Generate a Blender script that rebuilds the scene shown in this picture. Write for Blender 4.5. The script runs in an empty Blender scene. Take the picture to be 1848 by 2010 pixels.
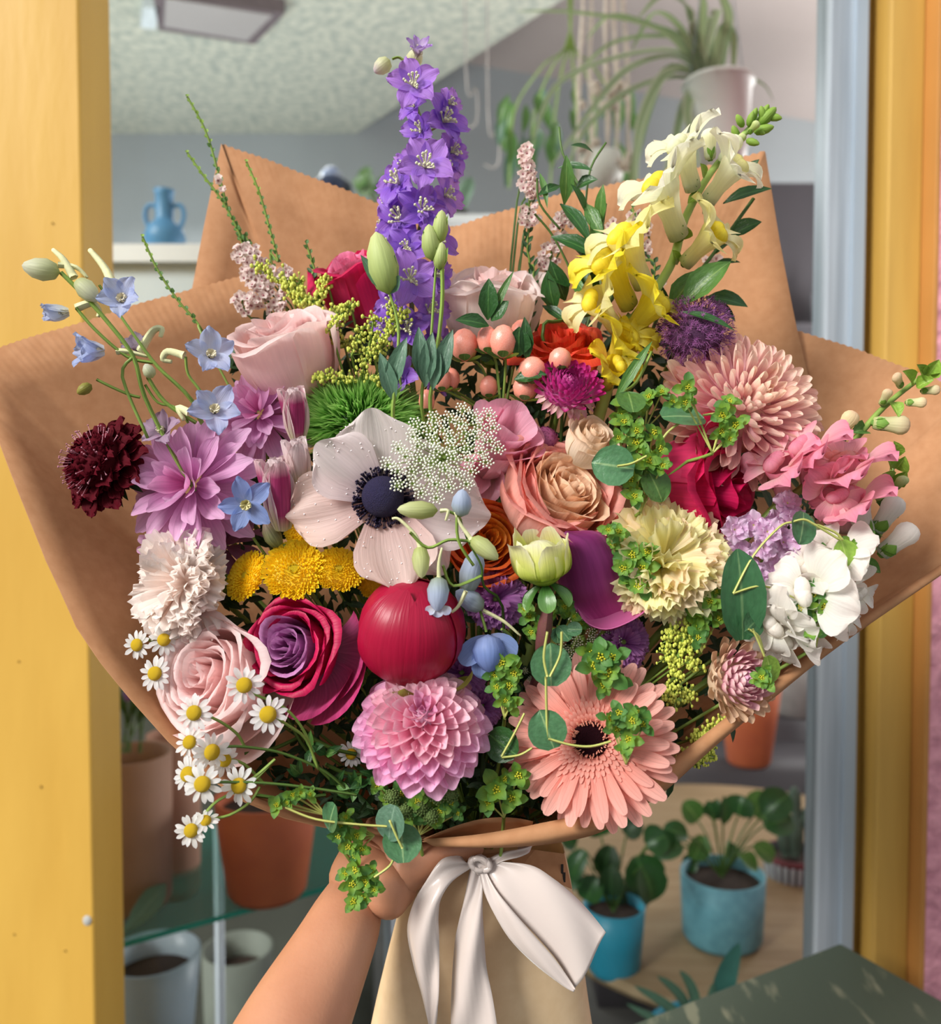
import bpy, math, random
import numpy as np
from mathutils import Matrix, Vector

# ------------------------------------------------------------------ camera, world, light
FPX = 1700.0
PITCH = math.radians(2.2)
CAM = Vector((0, 0, 1.45))
RIGHT = Vector((1, 0, 0))
FWD = Vector((0, math.cos(PITCH), -math.sin(PITCH)))
UP = Vector((0, math.sin(PITCH), math.cos(PITCH)))
scn = bpy.context.scene
COL = scn.collection
cd = bpy.data.cameras.new('camera')
cam = bpy.data.objects.new('camera', cd)
COL.objects.link(cam)
cam.location = CAM
cam.rotation_euler = (math.radians(90) - PITCH, 0, 0)
cd.sensor_fit = 'HORIZONTAL'
cd.sensor_width = 36
cd.lens = FPX / 1848 * 36
cd.clip_start = 0.02
cd.dof.use_dof = True
cd.dof.focus_distance = 0.51
cd.dof.aperture_fstop = 6.5
scn.camera = cam

world = bpy.data.worlds.new('sky')
scn.world = world
world.use_nodes = True
wn = world.node_tree.nodes
wl = world.node_tree.links
bg = wn['Background']
wtc = wn.new('ShaderNodeTexCoord'); wsep = wn.new('ShaderNodeSeparateXYZ'); wr = wn.new('ShaderNodeValToRGB')
wl.new(wtc.outputs['Generated'], wsep.inputs[0]); wl.new(wsep.outputs['Z'], wr.inputs[0])
wr.color_ramp.elements[0].position = 0.0; wr.color_ramp.elements[0].color = (.30, .285, .27, 1)
wr.color_ramp.elements[1].position = 0.35; wr.color_ramp.elements[1].color = (.93, .96, 1.0, 1)
e = wr.color_ramp.elements.new(.04); e.color = (.72, .74, .76, 1)
wl.new(wr.outputs[0], bg.inputs[0])
bg.inputs[1].default_value = 0.66

sd = bpy.data.lights.new('sun', 'SUN'); sd.energy = 3.9; sd.angle = math.radians(22); sd.color = (1, .97, .92)
sun = bpy.data.objects.new('sun', sd); COL.objects.link(sun)
sun.rotation_euler = (Vector((1.2, 1.0, -1.0))).to_track_quat('-Z', 'Y').to_euler()

def area(name, loc, to, size, power, col=(1, 1, 1)):
    l = bpy.data.lights.new(name, 'AREA'); l.energy = power; l.size = size; l.color = col
    o = bpy.data.objects.new(name, l); COL.objects.link(o); o.location = loc
    o.rotation_euler = (Vector(to) - Vector(loc)).to_track_quat('-Z', 'Y').to_euler()
area('shop_fill_light', (-.9, 3.4, 2.7), (-.9, 3.4, 0), 1.0, 30, (1, .97, .94))  # unseen fill lights, added to brighten the shop interior
area('shop_fill_light', (1.9, 3.0, 1.7), (0.2, 3.4, 2.6), 1.2, 75, (1, .97, .96))
area('shop_fill_light', (-1.9, 2.4, 1.4), (-.3, 3.0, 3.0), 1.0, 42, (.97, 1, 1))
scn.view_settings.view_transform = 'Standard'
scn.view_settings.look = 'None'
scn.view_settings.gamma = 1
scn.view_settings.use_curve_mapping = False
scn.view_settings.exposure = 0.22

# ------------------------------------------------------------------ helpers
rnd = random.Random(7)
R = math.radians
def P(px, py, d):
    return CAM + FWD * d + RIGHT * ((px - 924) / FPX * d) + UP * ((1005 - py) / FPX * d)
def PY(px, py, Y):
    r = FWD + RIGHT * ((px - 924) / FPX) + UP * ((1005 - py) / FPX)
    return CAM + r * (Y / r.y)
def PZ(px, py, z):
    r = FWD + RIGHT * ((px - 924) / FPX) + UP * ((1005 - py) / FPX)
    return CAM + r * ((z - CAM.z) / r.z)
def D(px, py, off=0.0):
    return .505 + .085 * max(0, (1150 - py)) / 1000 + .02 * ((px - 930) / 900) ** 2 + off
def T3(x=0, y=0, z=0): return Matrix.Translation((x, y, z))
def RZ(a): return Matrix.Rotation(a, 4, 'Z')
def RX(a): return Matrix.Rotation(a, 4, 'X')
def RY(a): return Matrix.Rotation(a, 4, 'Y')
def SC(s): return Matrix.Diagonal((s, s, s, 1))
def S3(x, y, z): return Matrix.Diagonal((x, y, z, 1))
def frame_at(p, z, up, s=1):
    z = z.normalized(); x = up.cross(z)
    if x.length < 1e-5: x = Vector((1, 0, 0)).cross(z)
    x.normalize(); y = z.cross(x)
    M = Matrix(((x.x, y.x, z.x, p.x), (x.y, y.y, z.y, p.y), (x.z, y.z, z.z, p.z), (0, 0, 0, 1)))
    return M @ SC(s)
def dirv(face):
    a, b = face[0], face[1]; c = face[2] if len(face) > 2 else 1
    return RIGHT * a + UP * b - FWD * c
def HM(px, py, d, face=(0, 0), roll=0, rpx=100):
    "matrix of a flower head: local z is where it faces, scale makes 1 unit = rpx pixels"
    return frame_at(P(px, py, d), dirv(face), UP) @ RZ(R(roll)) @ SC(rpx * d / FPX)

def lin(h):
    if isinstance(h, str):
        c = [int(h[i:i + 2], 16) / 255 for i in (0, 2, 4)]
    else: c = h
    return tuple(((x / 12.92) if x <= .04045 else ((x + .055) / 1.055) ** 2.4) for x in c) + (1,)

# ---- materials
MATS = {}
def newmat(name):
    m = bpy.data.materials.new(name); m.use_nodes = True
    nt = m.node_tree
    return m, nt, nt.nodes['Principled BSDF'], nt.nodes['Material Output']
def petal_mat(name, cols, trans=.28, vein=.10, rough=.5, veinscale=26, axis='v', speck=0, spec=.35, edge=None, pos=None):
    """colour runs from base (v=0) to tip (v=1) of the petal, fine veins along it"""
    if name in MATS: return MATS[name]
    m, nt, b, out = newmat(name); N = nt.nodes; L = nt.links
    uv = N.new('ShaderNodeUVMap'); uv.uv_map = 'UVMap'
    sep = N.new('ShaderNodeSeparateXYZ'); L.new(uv.outputs[0], sep.inputs[0])
    ramp = N.new('ShaderNodeValToRGB'); els = ramp.color_ramp.elements
    n = len(cols)
    for i, c in enumerate(cols):
        p = pos[i] if pos else (i / (n - 1) if n > 1 else 0)
        if i < 2 and i < len(els): els[i].position = p; els[i].color = lin(c)
        else:
            e = els.new(p); e.color = lin(c)
    if n == 1: els[1].color = lin(cols[0])
    L.new(sep.outputs['Y'], ramp.inputs[0])
    mp = N.new('ShaderNodeMapping'); mp.inputs['Scale'].default_value = (veinscale, 1.6, 1)
    L.new(uv.outputs[0], mp.inputs[0])
    no = N.new('ShaderNodeTexNoise'); no.inputs['Scale'].default_value = 1.0; no.inputs['Detail'].default_value = 3
    L.new(mp.outputs[0], no.inputs['Vector'])
    oi = N.new('ShaderNodeObjectInfo')
    ma = N.new('ShaderNodeMath'); ma.operation = 'MULTIPLY_ADD'; ma.inputs[1].default_value = .14; ma.inputs[2].default_value = .93
    L.new(oi.outputs['Random'], ma.inputs[0])
    mr = N.new('ShaderNodeMapRange'); mr.inputs['From Min'].default_value = .3; mr.inputs['From Max'].default_value = .7
    mr.inputs['To Min'].default_value = 1 - vein * 1.6; mr.inputs['To Max'].default_value = 1 + vein * .6
    L.new(no.outputs[0], mr.inputs[0])
    mm = N.new('ShaderNodeMath'); mm.operation = 'MULTIPLY'; L.new(ma.outputs[0], mm.inputs[0]); L.new(mr.outputs[0], mm.inputs[1])
    vm = N.new('ShaderNodeVectorMath'); vm.operation = 'SCALE'; L.new(ramp.outputs[0], vm.inputs[0]); L.new(mm.outputs[0], vm.inputs['Scale'])
    col = vm.outputs[0]
    if edge:
        ab = N.new('ShaderNodeMath'); ab.operation = 'MULTIPLY_ADD'; ab.inputs[1].default_value = 2; ab.inputs[2].default_value = -1; L.new(sep.outputs['X'], ab.inputs[0])
        a2 = N.new('ShaderNodeMath'); a2.operation = 'ABSOLUTE'; L.new(ab.outputs[0], a2.inputs[0])
        a3 = N.new('ShaderNodeMath'); a3.operation = 'POWER'; a3.inputs[1].default_value = edge[1]; L.new(a2.outputs[0], a3.inputs[0])
        mx = N.new('ShaderNodeMix'); mx.data_type = 'RGBA'; L.new(a3.outputs[0], mx.inputs[0]); L.new(col, mx.inputs[6]); mx.inputs[7].default_value = lin(edge[0])
        col = mx.outputs[2]
    L.new(col, b.inputs['Base Color'])
    b.inputs['Roughness'].default_value = rough; b.inputs['Specular IOR Level'].default_value = spec
    bp = N.new('ShaderNodeBump'); bp.inputs['Strength'].default_value = .25; bp.inputs['Distance'].default_value = .002
    L.new(no.outputs[0], bp.inputs['Height']); L.new(bp.outputs[0], b.inputs['Normal'])
    if trans > 0:
        t = N.new('ShaderNodeBsdfTranslucent'); L.new(col, t.inputs[0])
        ms = N.new('ShaderNodeMixShader'); ms.inputs[0].default_value = trans
        L.new(b.outputs[0], ms.inputs[1]); L.new(t.outputs[0], ms.inputs[2]); L.new(ms.outputs[0], out.inputs[0])
    MATS[name] = m
    return m
def leaf_mat(name, c, mid, rough=.38, trans=.22):
    return petal_mat(name, [c, c], trans=trans, vein=.22, rough=rough, veinscale=9, spec=.5) if not mid else _leaf(name, c, mid, rough, trans)
def _leaf(name, c, mid, rough, trans):
    if name in MATS: return MATS[name]
    m, nt, b, out = newmat(name); N = nt.nodes; L = nt.links
    uv = N.new('ShaderNodeUVMap'); uv.uv_map = 'UVMap'
    sep = N.new('ShaderNodeSeparateXYZ'); L.new(uv.outputs[0], sep.inputs[0])
    a = N.new('ShaderNodeMath'); a.operation = 'SUBTRACT'; a.inputs[1].default_value = .5; L.new(sep.outputs['X'], a.inputs[0])
    a2 = N.new('ShaderNodeMath'); a2.operation = 'ABSOLUTE'; L.new(a.outputs[0], a2.inputs[0])
    r = N.new('ShaderNodeMapRange'); r.inputs['From Min'].default_value = .0; r.inputs['From Max'].default_value = .045; r.inputs['To Min'].default_value = .75; r.inputs['To Max'].default_value = 0
    L.new(a2.outputs[0], r.inputs[0])
    no = N.new('ShaderNodeTexNoise'); no.inputs['Scale'].default_value = 7; no.inputs['Detail'].default_value = 3; L.new(uv.outputs[0], no.inputs['Vector'])
    oi = N.new('ShaderNodeObjectInfo')
    s = N.new('ShaderNodeMath'); s.operation = 'MULTIPLY_ADD'; s.inputs[1].default_value = .7; s.inputs[2].default_value = .45; L.new(no.outputs[0], s.inputs[0])
    s2 = N.new('ShaderNodeMath'); s2.operation = 'MULTIPLY_ADD'; s2.inputs[1].default_value = .3; L.new(oi.outputs['Random'], s2.inputs[0]); L.new(s.outputs[0], s2.inputs[2])
    rgb = N.new('ShaderNodeVectorMath'); rgb.operation = 'SCALE'; rgb.inputs[0].default_value = lin(c)[:3]; L.new(s2.outputs[0], rgb.inputs['Scale'])
    mx = N.new('ShaderNodeMix'); mx.data_type = 'RGBA'; L.new(r.outputs[0], mx.inputs[0]); L.new(rgb.outputs[0], mx.inputs[6]); mx.inputs[7].default_value = lin(mid)
    L.new(mx.outputs[2], b.inputs['Base Color']); b.inputs['Roughness'].default_value = rough
    bp = N.new('ShaderNodeBump'); bp.inputs['Strength'].default_value = .3; bp.inputs['Distance'].default_value = .002
    L.new(no.outputs[0], bp.inputs['Height']); L.new(bp.outputs[0], b.inputs['Normal'])
    t = N.new('ShaderNodeBsdfTranslucent'); L.new(mx.outputs[2], t.inputs[0])
    ms = N.new('ShaderNodeMixShader'); ms.inputs[0].default_value = trans
    L.new(b.outputs[0], ms.inputs[1]); L.new(t.outputs[0], ms.inputs[2]); L.new(ms.outputs[0], out.inputs[0])
    MATS[name] = m
    return m
def solid(name, c, rough=.5, noise=.12, nscale=30, c2=None, metal=0, bump=.15, stretch=(1, 1, 1), spec=.4, bdist=.002, coord='Object', trans=0, thr=(.3, .7)):
    if name in MATS: return MATS[name]
    m, nt, b, out = newmat(name); N = nt.nodes; L = nt.links
    tc = N.new('ShaderNodeTexCoord'); mp = N.new('ShaderNodeMapping'); mp.inputs['Scale'].default_value = stretch
    L.new(tc.outputs[coord], mp.inputs[0])
    no = N.new('ShaderNodeTexNoise'); no.inputs['Scale'].default_value = nscale; no.inputs['Detail'].default_value = 6
    L.new(mp.outputs[0], no.inputs['Vector'])
    rp = N.new('ShaderNodeValToRGB'); rp.color_ramp.elements[0].position = thr[0]; rp.color_ramp.elements[1].position = thr[1]
    l = lin(c)
    if c2: rp.color_ramp.elements[0].color = lin(c2); rp.color_ramp.elements[1].color = l
    else:
        rp.color_ramp.elements[0].color = tuple(x * (1 - noise) for x in l[:3]) + (1,); rp.color_ramp.elements[1].color = tuple(min(1, x * (1 + noise)) for x in l[:3]) + (1,)
    L.new(no.outputs[0], rp.inputs[0]); L.new(rp.outputs[0], b.inputs['Base Color'])
    b.inputs['Roughness'].default_value = rough; b.inputs['Metallic'].default_value = metal; b.inputs['Specular IOR Level'].default_value = spec
    bp = N.new('ShaderNodeBump'); bp.inputs['Strength'].default_value = bump; bp.inputs['Distance'].default_value = bdist
    L.new(no.outputs[0], bp.inputs['Height']); L.new(bp.outputs[0], b.inputs['Normal'])
    if trans > 0:
        t = N.new('ShaderNodeBsdfTranslucent'); L.new(rp.outputs[0], t.inputs[0])
        ms = N.new('ShaderNodeMixShader'); ms.inputs[0].default_value = trans
        L.new(b.outputs[0], ms.inputs[1]); L.new(t.outputs[0], ms.inputs[2]); L.new(ms.outputs[0], out.inputs[0])
    MATS[name] = m
    return m

# ---- geometry: every shape is (verts Nx3, faces, uv Nx2)
def gridf(nu, nv, closed=False):
    f = []; w = nu + 1
    for j in range(nv):
        for i in range(nu):
            a = j * w + i; f.append((a, a + 1, a + 1 + w, a + w))
    return f
def cubic(pts, v):
    pts = np.array(pts, float); x = pts[:, 0]; out = []
    for k in range(1, pts.shape[1]):
        y = pts[:, k]
        m = np.gradient(y, x) if len(x) > 2 else np.full(len(x), (y[-1] - y[0]) / (x[-1] - x[0]))
        idx = np.clip(np.searchsorted(x, v, side='right') - 1, 0, len(x) - 2)
        h = x[idx + 1] - x[idx]; t = (v - x[idx]) / h
        out.append((2*t**3-3*t**2+1)*y[idx] + (t**3-2*t**2+t)*h*m[idx] + (-2*t**3+3*t**2)*y[idx+1] + (t**3-t**2)*h*m[idx+1])
    return out
SH = {
    'strap': [(0, .45), (.3, .75), (.6, 1), (.8, .97), (.9, .8), (.96, .62), (1, .42)],
    'round': [(0, .2), (.25, .6), (.55, .95), (.75, 1), (.87, .88), (.95, .68), (1, .44)],
    'point': [(0, .3), (.25, .75), (.5, 1), (.75, .75), (.9, .35), (1, .02)],
    'leaf': [(0, .08), (.15, .5), (.4, 1), (.65, .85), (.85, .42), (1, .02)],
    'fan': [(0, .12), (.3, .35), (.6, .7), (.85, 1), (1, 1.02)],
    'spoon': [(0, .3), (.4, .5), (.7, .92), (.84, 1), (.92, .82), (.97, .64), (1, .42)],
    'lobe': [(0, .45), (.3, .9), (.6, 1), (.82, .88), (.94, .66), (1, .42)],
    'disc': [(0, .3), (.1, .65), (.3, .95), (.55, 1), (.8, .78), (.93, .45), (1, .06)],
    'needle': [(0, .8), (.5, 1), (1, .05)],
}
def petal(L=1, W=.3, e0=0, e1=0, cup=.3, shape='strap', ruf=0, rk=3, ph=0, nu=4, nv=7, rd=0, serr=0, tw=0, side=0, keel=0):
    v = 1 - (1 - np.linspace(0, 1, nv + 1)) ** 1.45; u = np.linspace(-1, 1, nu + 1)
    w = np.interp(v, [p[0] for p in SH[shape]], [p[1] for p in SH[shape]]) * W
    e = np.radians(e0 + (e1 - e0) * v)
    dv = L * np.diff(v)
    ey = np.concatenate([[0], np.cumsum((np.cos(e[1:]) + np.cos(e[:-1])) / 2 * dv)])
    ez = np.concatenate([[0], np.cumsum((np.sin(e[1:]) + np.sin(e[:-1])) / 2 * dv)])
    U, V = np.meshgrid(u, v)
    w2 = w[:, None]; E = e[:, None]
    n = cup * w2 * U ** 2 + keel * w2 * np.abs(U) + ruf * np.sin(rk * math.pi * U + ph + 2 * V) * V ** 2 + tw * U * w2 * V
    ext = rd * L * (1 - U ** 2) * V ** 4 - rd * L * V ** 4 * .5
    if shape in ('strap', 'round', 'spoon', 'lobe'): ext = ext + .15 * W * (1 - U ** 2) * V ** 8
    if serr: ext = ext + serr * np.where(np.arange(nu + 1) % 2 == 0, -1, 1)[None, :] * (V > .999)
    X = U * w2 + side * L * V ** 2
    Y = ey[:, None] + ext * np.cos(E) - n * np.sin(E)
    Z = ez[:, None] + ext * np.sin(E) + n * np.cos(E)
    return np.stack([X.ravel(), Y.ravel(), Z.ravel()], 1), gridf(nu, nv), np.stack([(U.ravel() + 1) / 2, V.ravel()], 1)
def wrap(prof, ha=60, nu=8, nv=8, rd=.2, sp=.05, fl=0, lip=0, wav=0, ph=0, point=0):
    """petal lying on a surface of revolution; prof = [(t,r,z)]"""
    v = np.linspace(0, 1, nv + 1); u = np.linspace(-1, 1, nu + 1)
    U, V = np.meshgrid(u, v)
    VV = V * (1 - rd * np.abs(U) ** 2.5 * V)
    r, z = cubic(prof, VV.ravel()); r = r.reshape(U.shape); z = z.reshape(U.shape)
    r = r + sp * U * VV + fl * np.abs(U) ** 3 * VV + lip * VV ** 7 * (1 - .3 * U ** 2)
    z = z - lip * .9 * VV ** 16 + wav * np.sin(3.3 * U + ph) * VV ** 3 + point * np.exp(-(U * 5) ** 2) * VV ** 8
    r = r + wav * .8 * np.sin(4.1 * U + ph * 1.7) * VV ** 3
    a = U * R(ha)
    return np.stack([(r * np.sin(a)).ravel(), (r * np.cos(a)).ravel(), z.ravel()], 1), gridf(nu, nv), np.stack([(U.ravel() + 1) / 2, V.ravel()], 1)
def lathe(prof, n=16, squash=1, lob=0, lk=5):
    V = []; UVs = []; F = []; m = len(prof)
    for j, (r, z) in enumerate(prof):
        for i in range(n + 1):
            a = 2 * math.pi * i / n; rr = r * (1 + lob * math.cos(lk * a))
            V.append((rr * math.cos(a), rr * math.sin(a) * squash, z)); UVs.append((i / n, j / (m - 1)))
    return np.array(V, float), gridf(n, m - 1), np.array(UVs)
def tube(pts, rad, n=6, cap=True):
    pts = [Vector(p) for p in pts]; m = len(pts)
    if not hasattr(rad, '__len__'): rad = [rad] * m
    V = []; UVs = []
    prev = None
    for j, p in enumerate(pts):
        t = (pts[min(j + 1, m - 1)] - pts[max(j - 1, 0)])
        t = t.normalized() if t.length > 1e-9 else Vector((0, 0, 1))
        if prev is None:
            a = Vector((0, 0, 1)) if abs(t.z) < .9 else Vector((1, 0, 0)); x = t.cross(a).normalized()
        else:
            x = prev - t * prev.dot(t); x = x.normalized() if x.length > 1e-6 else t.orthogonal().normalized()
        prev = x; y = t.cross(x)
        for i in range(n + 1):
            a = 2 * math.pi * i / n; q = p + (x * math.cos(a) + y * math.sin(a)) * rad[j]
            V.append((q.x, q.y, q.z)); UVs.append((i / n, j / (m - 1)))
    F = gridf(n, m - 1)
    if cap: F = F + [tuple(range(n)), tuple(range((m - 1) * (n + 1), (m - 1) * (n + 1) + n))]
    return np.array(V), F, np.array(UVs)
def smooth_path(pts, k=4):
    "Catmull-Rom through points"
    pts = [Vector(p) for p in pts]
    if len(pts) < 3: return [pts[0].lerp(pts[-1], i / k) for i in range(k + 1)]
    out = []
    for i in range(len(pts) - 1):
        p0 = pts[max(i - 1, 0)]; p1 = pts[i]; p2 = pts[i + 1]; p3 = pts[min(i + 2, len(pts) - 1)]
        for j in range(k):
            t = j / k
            out.append(.5 * ((2 * p1) + (-p0 + p2) * t + (2 * p0 - 5 * p1 + 4 * p2 - p3) * t * t + (-p0 + 3 * p1 - 3 * p2 + p3) * t ** 3))
    out.append(pts[-1]); return out
def ball(r=1, nz=6, n=8, c=(0, 0, 0), sz=1):
    pr = [(max(1e-4, r * math.sin(math.pi * k / nz)), -r * sz * math.cos(math.pi * k / nz)) for k in range(nz + 1)]
    V, F, U = lathe(pr, n); return V + np.array(c), F, U
def xf(g, M):
    V, F, U = g; A = np.array(M); return V @ A[:3, :3].T + A[:3, 3], F, U
def joing(gs):
    V = []; F = []; U = []; o = 0
    for g in gs:
        V.append(g[0]); U.append(g[2]); F += [tuple(i + o for i in f) for f in g[1]]; o += len(g[0])
    return np.concatenate(V), F, np.concatenate(U)
MC = {}
def mesh(name, g, key=None, smooth=True):
    if key is not None and key in MC: return MC[key]
    V, F, U = g() if callable(g) else g
    me = bpy.data.meshes.new(name); me.from_pydata(V.tolist(), [], F)
    uvl = me.uv_layers.new(name='UVMap')
    li = np.empty(len(me.loops), dtype=np.int32); me.loops.foreach_get('vertex_index', li)
    uvl.data.foreach_set('uv', U[li].astype(np.float32).ravel())
    if smooth: me.polygons.foreach_set('use_smooth', [True] * len(me.polygons))
    if key is not None: MC[key] = me
    return me
WM = {}
def thing(name, label, cat, M=None, group=None):
    o = bpy.data.objects.new(name, None); COL.objects.link(o); o.empty_display_size = .01
    M = M if M is not None else Matrix.Identity(4)
    o.matrix_basis = M; WM[o.name] = M.copy()
    o['label'] = label; o['category'] = cat
    if group: o['group'] = group
    return o
def part(name, me, mat, parent=None, Ml=None, Mw=None, label=None, kind=None):
    o = bpy.data.objects.new(name, me)
    COL.objects.link(o)
    if mat is not None:
        if len(me.materials) == 0: me.materials.append(mat)
        elif me.materials[0] != mat:
            o.material_slots[0].link = 'OBJECT'; o.material_slots[0].material = mat
    PM = WM[parent.name] if parent is not None else Matrix.Identity(4)
    if Mw is not None: Ml = PM.inverted() @ Mw
    if Ml is None: Ml = Matrix.Identity(4)
    if parent is not None: o.parent = parent
    o.matrix_basis = Ml; WM[o.name] = PM @ Ml
    if label: o['label'] = label
    if kind: o['kind'] = kind
    return o
def wpart(name, g, mat, parent, kind=None, label=None, smooth=True):
    "part whose geometry is given in world space"
    inv = WM[parent.name].inverted()
    return part(name, mesh(name, xf(g, inv), smooth=smooth), mat, parent, kind=kind, label=label)
def single(name, g, mat, label, cat, group=None, kind=None, origin=None, smooth=True):
    o0 = Vector(origin) if origin is not None else Vector(g[0].mean(axis=0))
    o = part(name, mesh(name, xf(g, T3(*(-o0))), smooth=smooth), mat, None, T3(*o0))
    o['label'] = label; o['category'] = cat
    if group: o['group'] = group
    if kind: o['kind'] = kind
    return o
def struct(name, g, mat, smooth=False, parent=None):
    o = part(name, mesh(name, g, smooth=smooth), mat, parent)
    if parent is None: o['kind'] = 'structure'
    return o
def box(x0, x1, y0, y1, z0, z1):
    V = np.array([(x, y, z) for x in (x0, x1) for y in (y0, y1) for z in (z0, z1)], float)
    F = [(0, 1, 3, 2), (4, 6, 7, 5), (0, 4, 5, 1), (2, 3, 7, 6), (0, 2, 6, 4), (1, 5, 7, 3)]
    return V, F, np.stack([V[:, 0], V[:, 2]], 1)
def bevel(o, w, seg=2):
    m = o.modifiers.new('bevel', 'BEVEL'); m.width = w; m.segments = seg; m.limit_method = 'ANGLE'
TIE = P(930, 1672, .565)
def stem_to_tie(T, M, rad=.0016, mat=None, back=.05, name='stem'):
    p = M.to_translation(); z = M.to_3x3().col[2].normalized()
    j = Vector((rnd.uniform(-.012, .012), rnd.uniform(-.006, .012), 0))
    sc = M.to_3x3().col[2].length
    base = p - z * sc * .25
    q = p - z * (back * .45) + FWD * (back * .5)
    q2 = q.lerp(TIE, .35) + FWD * .02
    path = smooth_path([base, q, q2, TIE + j], 4)
    wpart(name, tube(path, rad, 5), mat or M_STEM, T)
# ------------------------------------------------------------------ plant materials
M_STEM = solid('green_stem', '7f9a45', .5, .2, 60)
M_STEMD = solid('dark_green_stem', '4c6b2c', .5, .2, 60)
M_STEMY = solid('pale_yellow_stem', 'b3b765', .45, .15, 60)
M_LEAF = leaf_mat('leaf_green', '54803a', '8fae62')
M_LEAFD = leaf_mat('leaf_dark', '2f5a2a', '5b8a48', .32)
M_LEAFF = leaf_mat('leaf_filler', '27441f', '44693a', .45)
M_LEAFG = leaf_mat('leaf_grey_green', '5c8068', '86a58c', .4)
M_LEAFL = leaf_mat('leaf_light', '8db244', 'b9d072', .4)
M_ROUND = leaf_mat('leaf_round', '4f7f55', '9dbd84', .4)
M_YG = solid('yellow_green_bead', 'c0c653', .5, .2, 40)
M_SEPAL = petal_mat('sepal', ['6c9a3c', '86b148', '6f9c3e'], .2, .2)

def ang(d): return RZ(R(d))
def rose(T, mat, N=24, open_=1.0, inner=None, seed=0, H=1.0, core=.10, lip=.16, sepal=True, wav=.02, outer=None, name='petal', pw=1.05, spread=0, drop=.30):
    """T scale: 1 = radius. inner petals are tall and tight, outer ones low and rolled back"""
    r = random.Random(seed)
    for i in range(N):
        t = i / (N - 1)
        rt = core + (1.0 - core) * t ** pw * open_
        zt = H * (.62 - drop * t * open_ + r.uniform(-.04, .04))
        belly = max(rt * .98, .16) if t < .5 else rt * .9 + .1
        zb = -.9 * H
        prof = [(0, .08 + .1 * t, zb), (.3, belly * .78, -.55 * H), (.6, belly * 1.0, -.05 * H), (.85, rt * (.98 + .02 * t), zt * .75), (1, rt * (1.0 + .02 * t), zt)]
        ha = 100 - 44 * t + r.uniform(-6, 6)
        g = wrap(prof, ha, 10, 9, rd=.10 + .12 * t, sp=.05 + .05 * t, fl=.05 * t, lip=lip * (t ** 1.3) + (.05 * r.random()), wav=wav + wav * 1.5 * t, ph=r.uniform(0, 6), point=.05 * t * r.random() * 2)
        m = mat if inner is None or t > .55 else inner
        if outer is not None and t > .86: m = outer
        part(name, mesh('petal', g), m, T, ang(137.5 * i + r.uniform(-8, 8)) @ RX(R(-spread * t ** 2)))
    if sepal:
        me = mesh('sepal', lambda: petal(.75, .13, -40, 55, .3, 'point'), 'sepal_r')
        for k in range(5): part('sepal', me, M_SEPAL, T, ang(k * 72 + seed * 13) @ T3(0, .1, -.9 * H))
        part('calyx', mesh('calyx', lambda: ball(.2, 6, 10), 'calyx_r'), M_SEPAL, T, T3(0, 0, -.98 * H))

def mum(T, N, mats, R0=.25, h=.25, L=(.3, .8), W=(.06, .13), e=(85, 5), cv=(20, -15), cup=(.9, .4), shape='strap', p=.8, jit=5, bins=8, seed=0,
        ruf=0, serr=0, t0=0.0, rd=.0, nu=4, nv=6, name='petal', stuff=False, tilt_up=0, rpow=.5):
    r = random.Random(seed); mes = []; gs = []
    for b in range(bins):
        t = (b + .5) / bins; q = t ** p
        mes.append(petal(L[0] + (L[1] - L[0]) * q, W[0] + (W[1] - W[0]) * q, 0, cv[0] + (cv[1] - cv[0]) * q, cup[0] + (cup[1] - cup[0]) * q, shape, ruf, 3, b, nu, nv, rd, serr))
    if not stuff: mes = [mesh(name, g) for g in mes]
    for i in range(N):
        t = t0 + (1 - t0) * ((i + .5) / N) ** rpow; b = min(bins - 1, int(t * bins)); q = t ** p
        el = e[0] + (e[1] - e[0]) * q + r.uniform(-jit, jit)
        M = ang(137.508 * i + r.uniform(-jit, jit)) @ T3(0, R0 * t, h * (1 - t * t)) @ RX(R(el)) @ RY(R(r.uniform(-jit, jit) * 2)) @ SC(r.uniform(.93, 1.07))
        m = mats[min(len(mats) - 1, int(t * len(mats)))]
        if stuff: gs.append(xf(mes[b], M))
        else: part(name, mes[b], m, T, M)
    if stuff: part(stuff, mesh('florets', joing(gs)), mats[0], T, kind='stuff')

def carnation(T, mats, N=46, seed=0, flat=1.0):
    r = random.Random(seed)
    mes = [mesh('petal', petal(.95, .36, 0, cvv, .12, 'fan', .085, 2.6 + .6 * k, k * 1.3, 14, 6, .2, .03), None) for k, cvv in enumerate((-10, -35, -60, -25))]
    for i in range(N):
        t = ((i + .5) / N) ** .5
        el = 84 - 70 * t + r.uniform(-14, 14)
        M = ang(137.5 * i) @ T3(0, .05 + .06 * t, -.35) @ RX(R(el)) @ RY(R(r.uniform(-40, 40))) @ SC(r.uniform(.82, 1.02) * (.88 + .12 * t))
        part('petal', mes[(i * 7 + int(t * 4)) % 4], mats[i % len(mats)], T, M)
    part('calyx', mesh('calyx', lambda: lathe([(.02, -1.3), (.16, -1.2), (.2, -.8), (.24, -.35), (.1, -.3)], 12), 'calyx_c'), M_SEPAL, T)

def small_bud(name, T, M, mat, L=1, W=.35, tipmat=None):
    g = lathe([(.01, 0), (W * .7, L * .12), (W, L * .4), (W * .85, L * .7), (W * .4, L * .93), (.01, L)], 10, 1, .05, 4)
    return part(name, mesh(name, g, ('bud', L, W)), mat, T, Mw=M)

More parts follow.
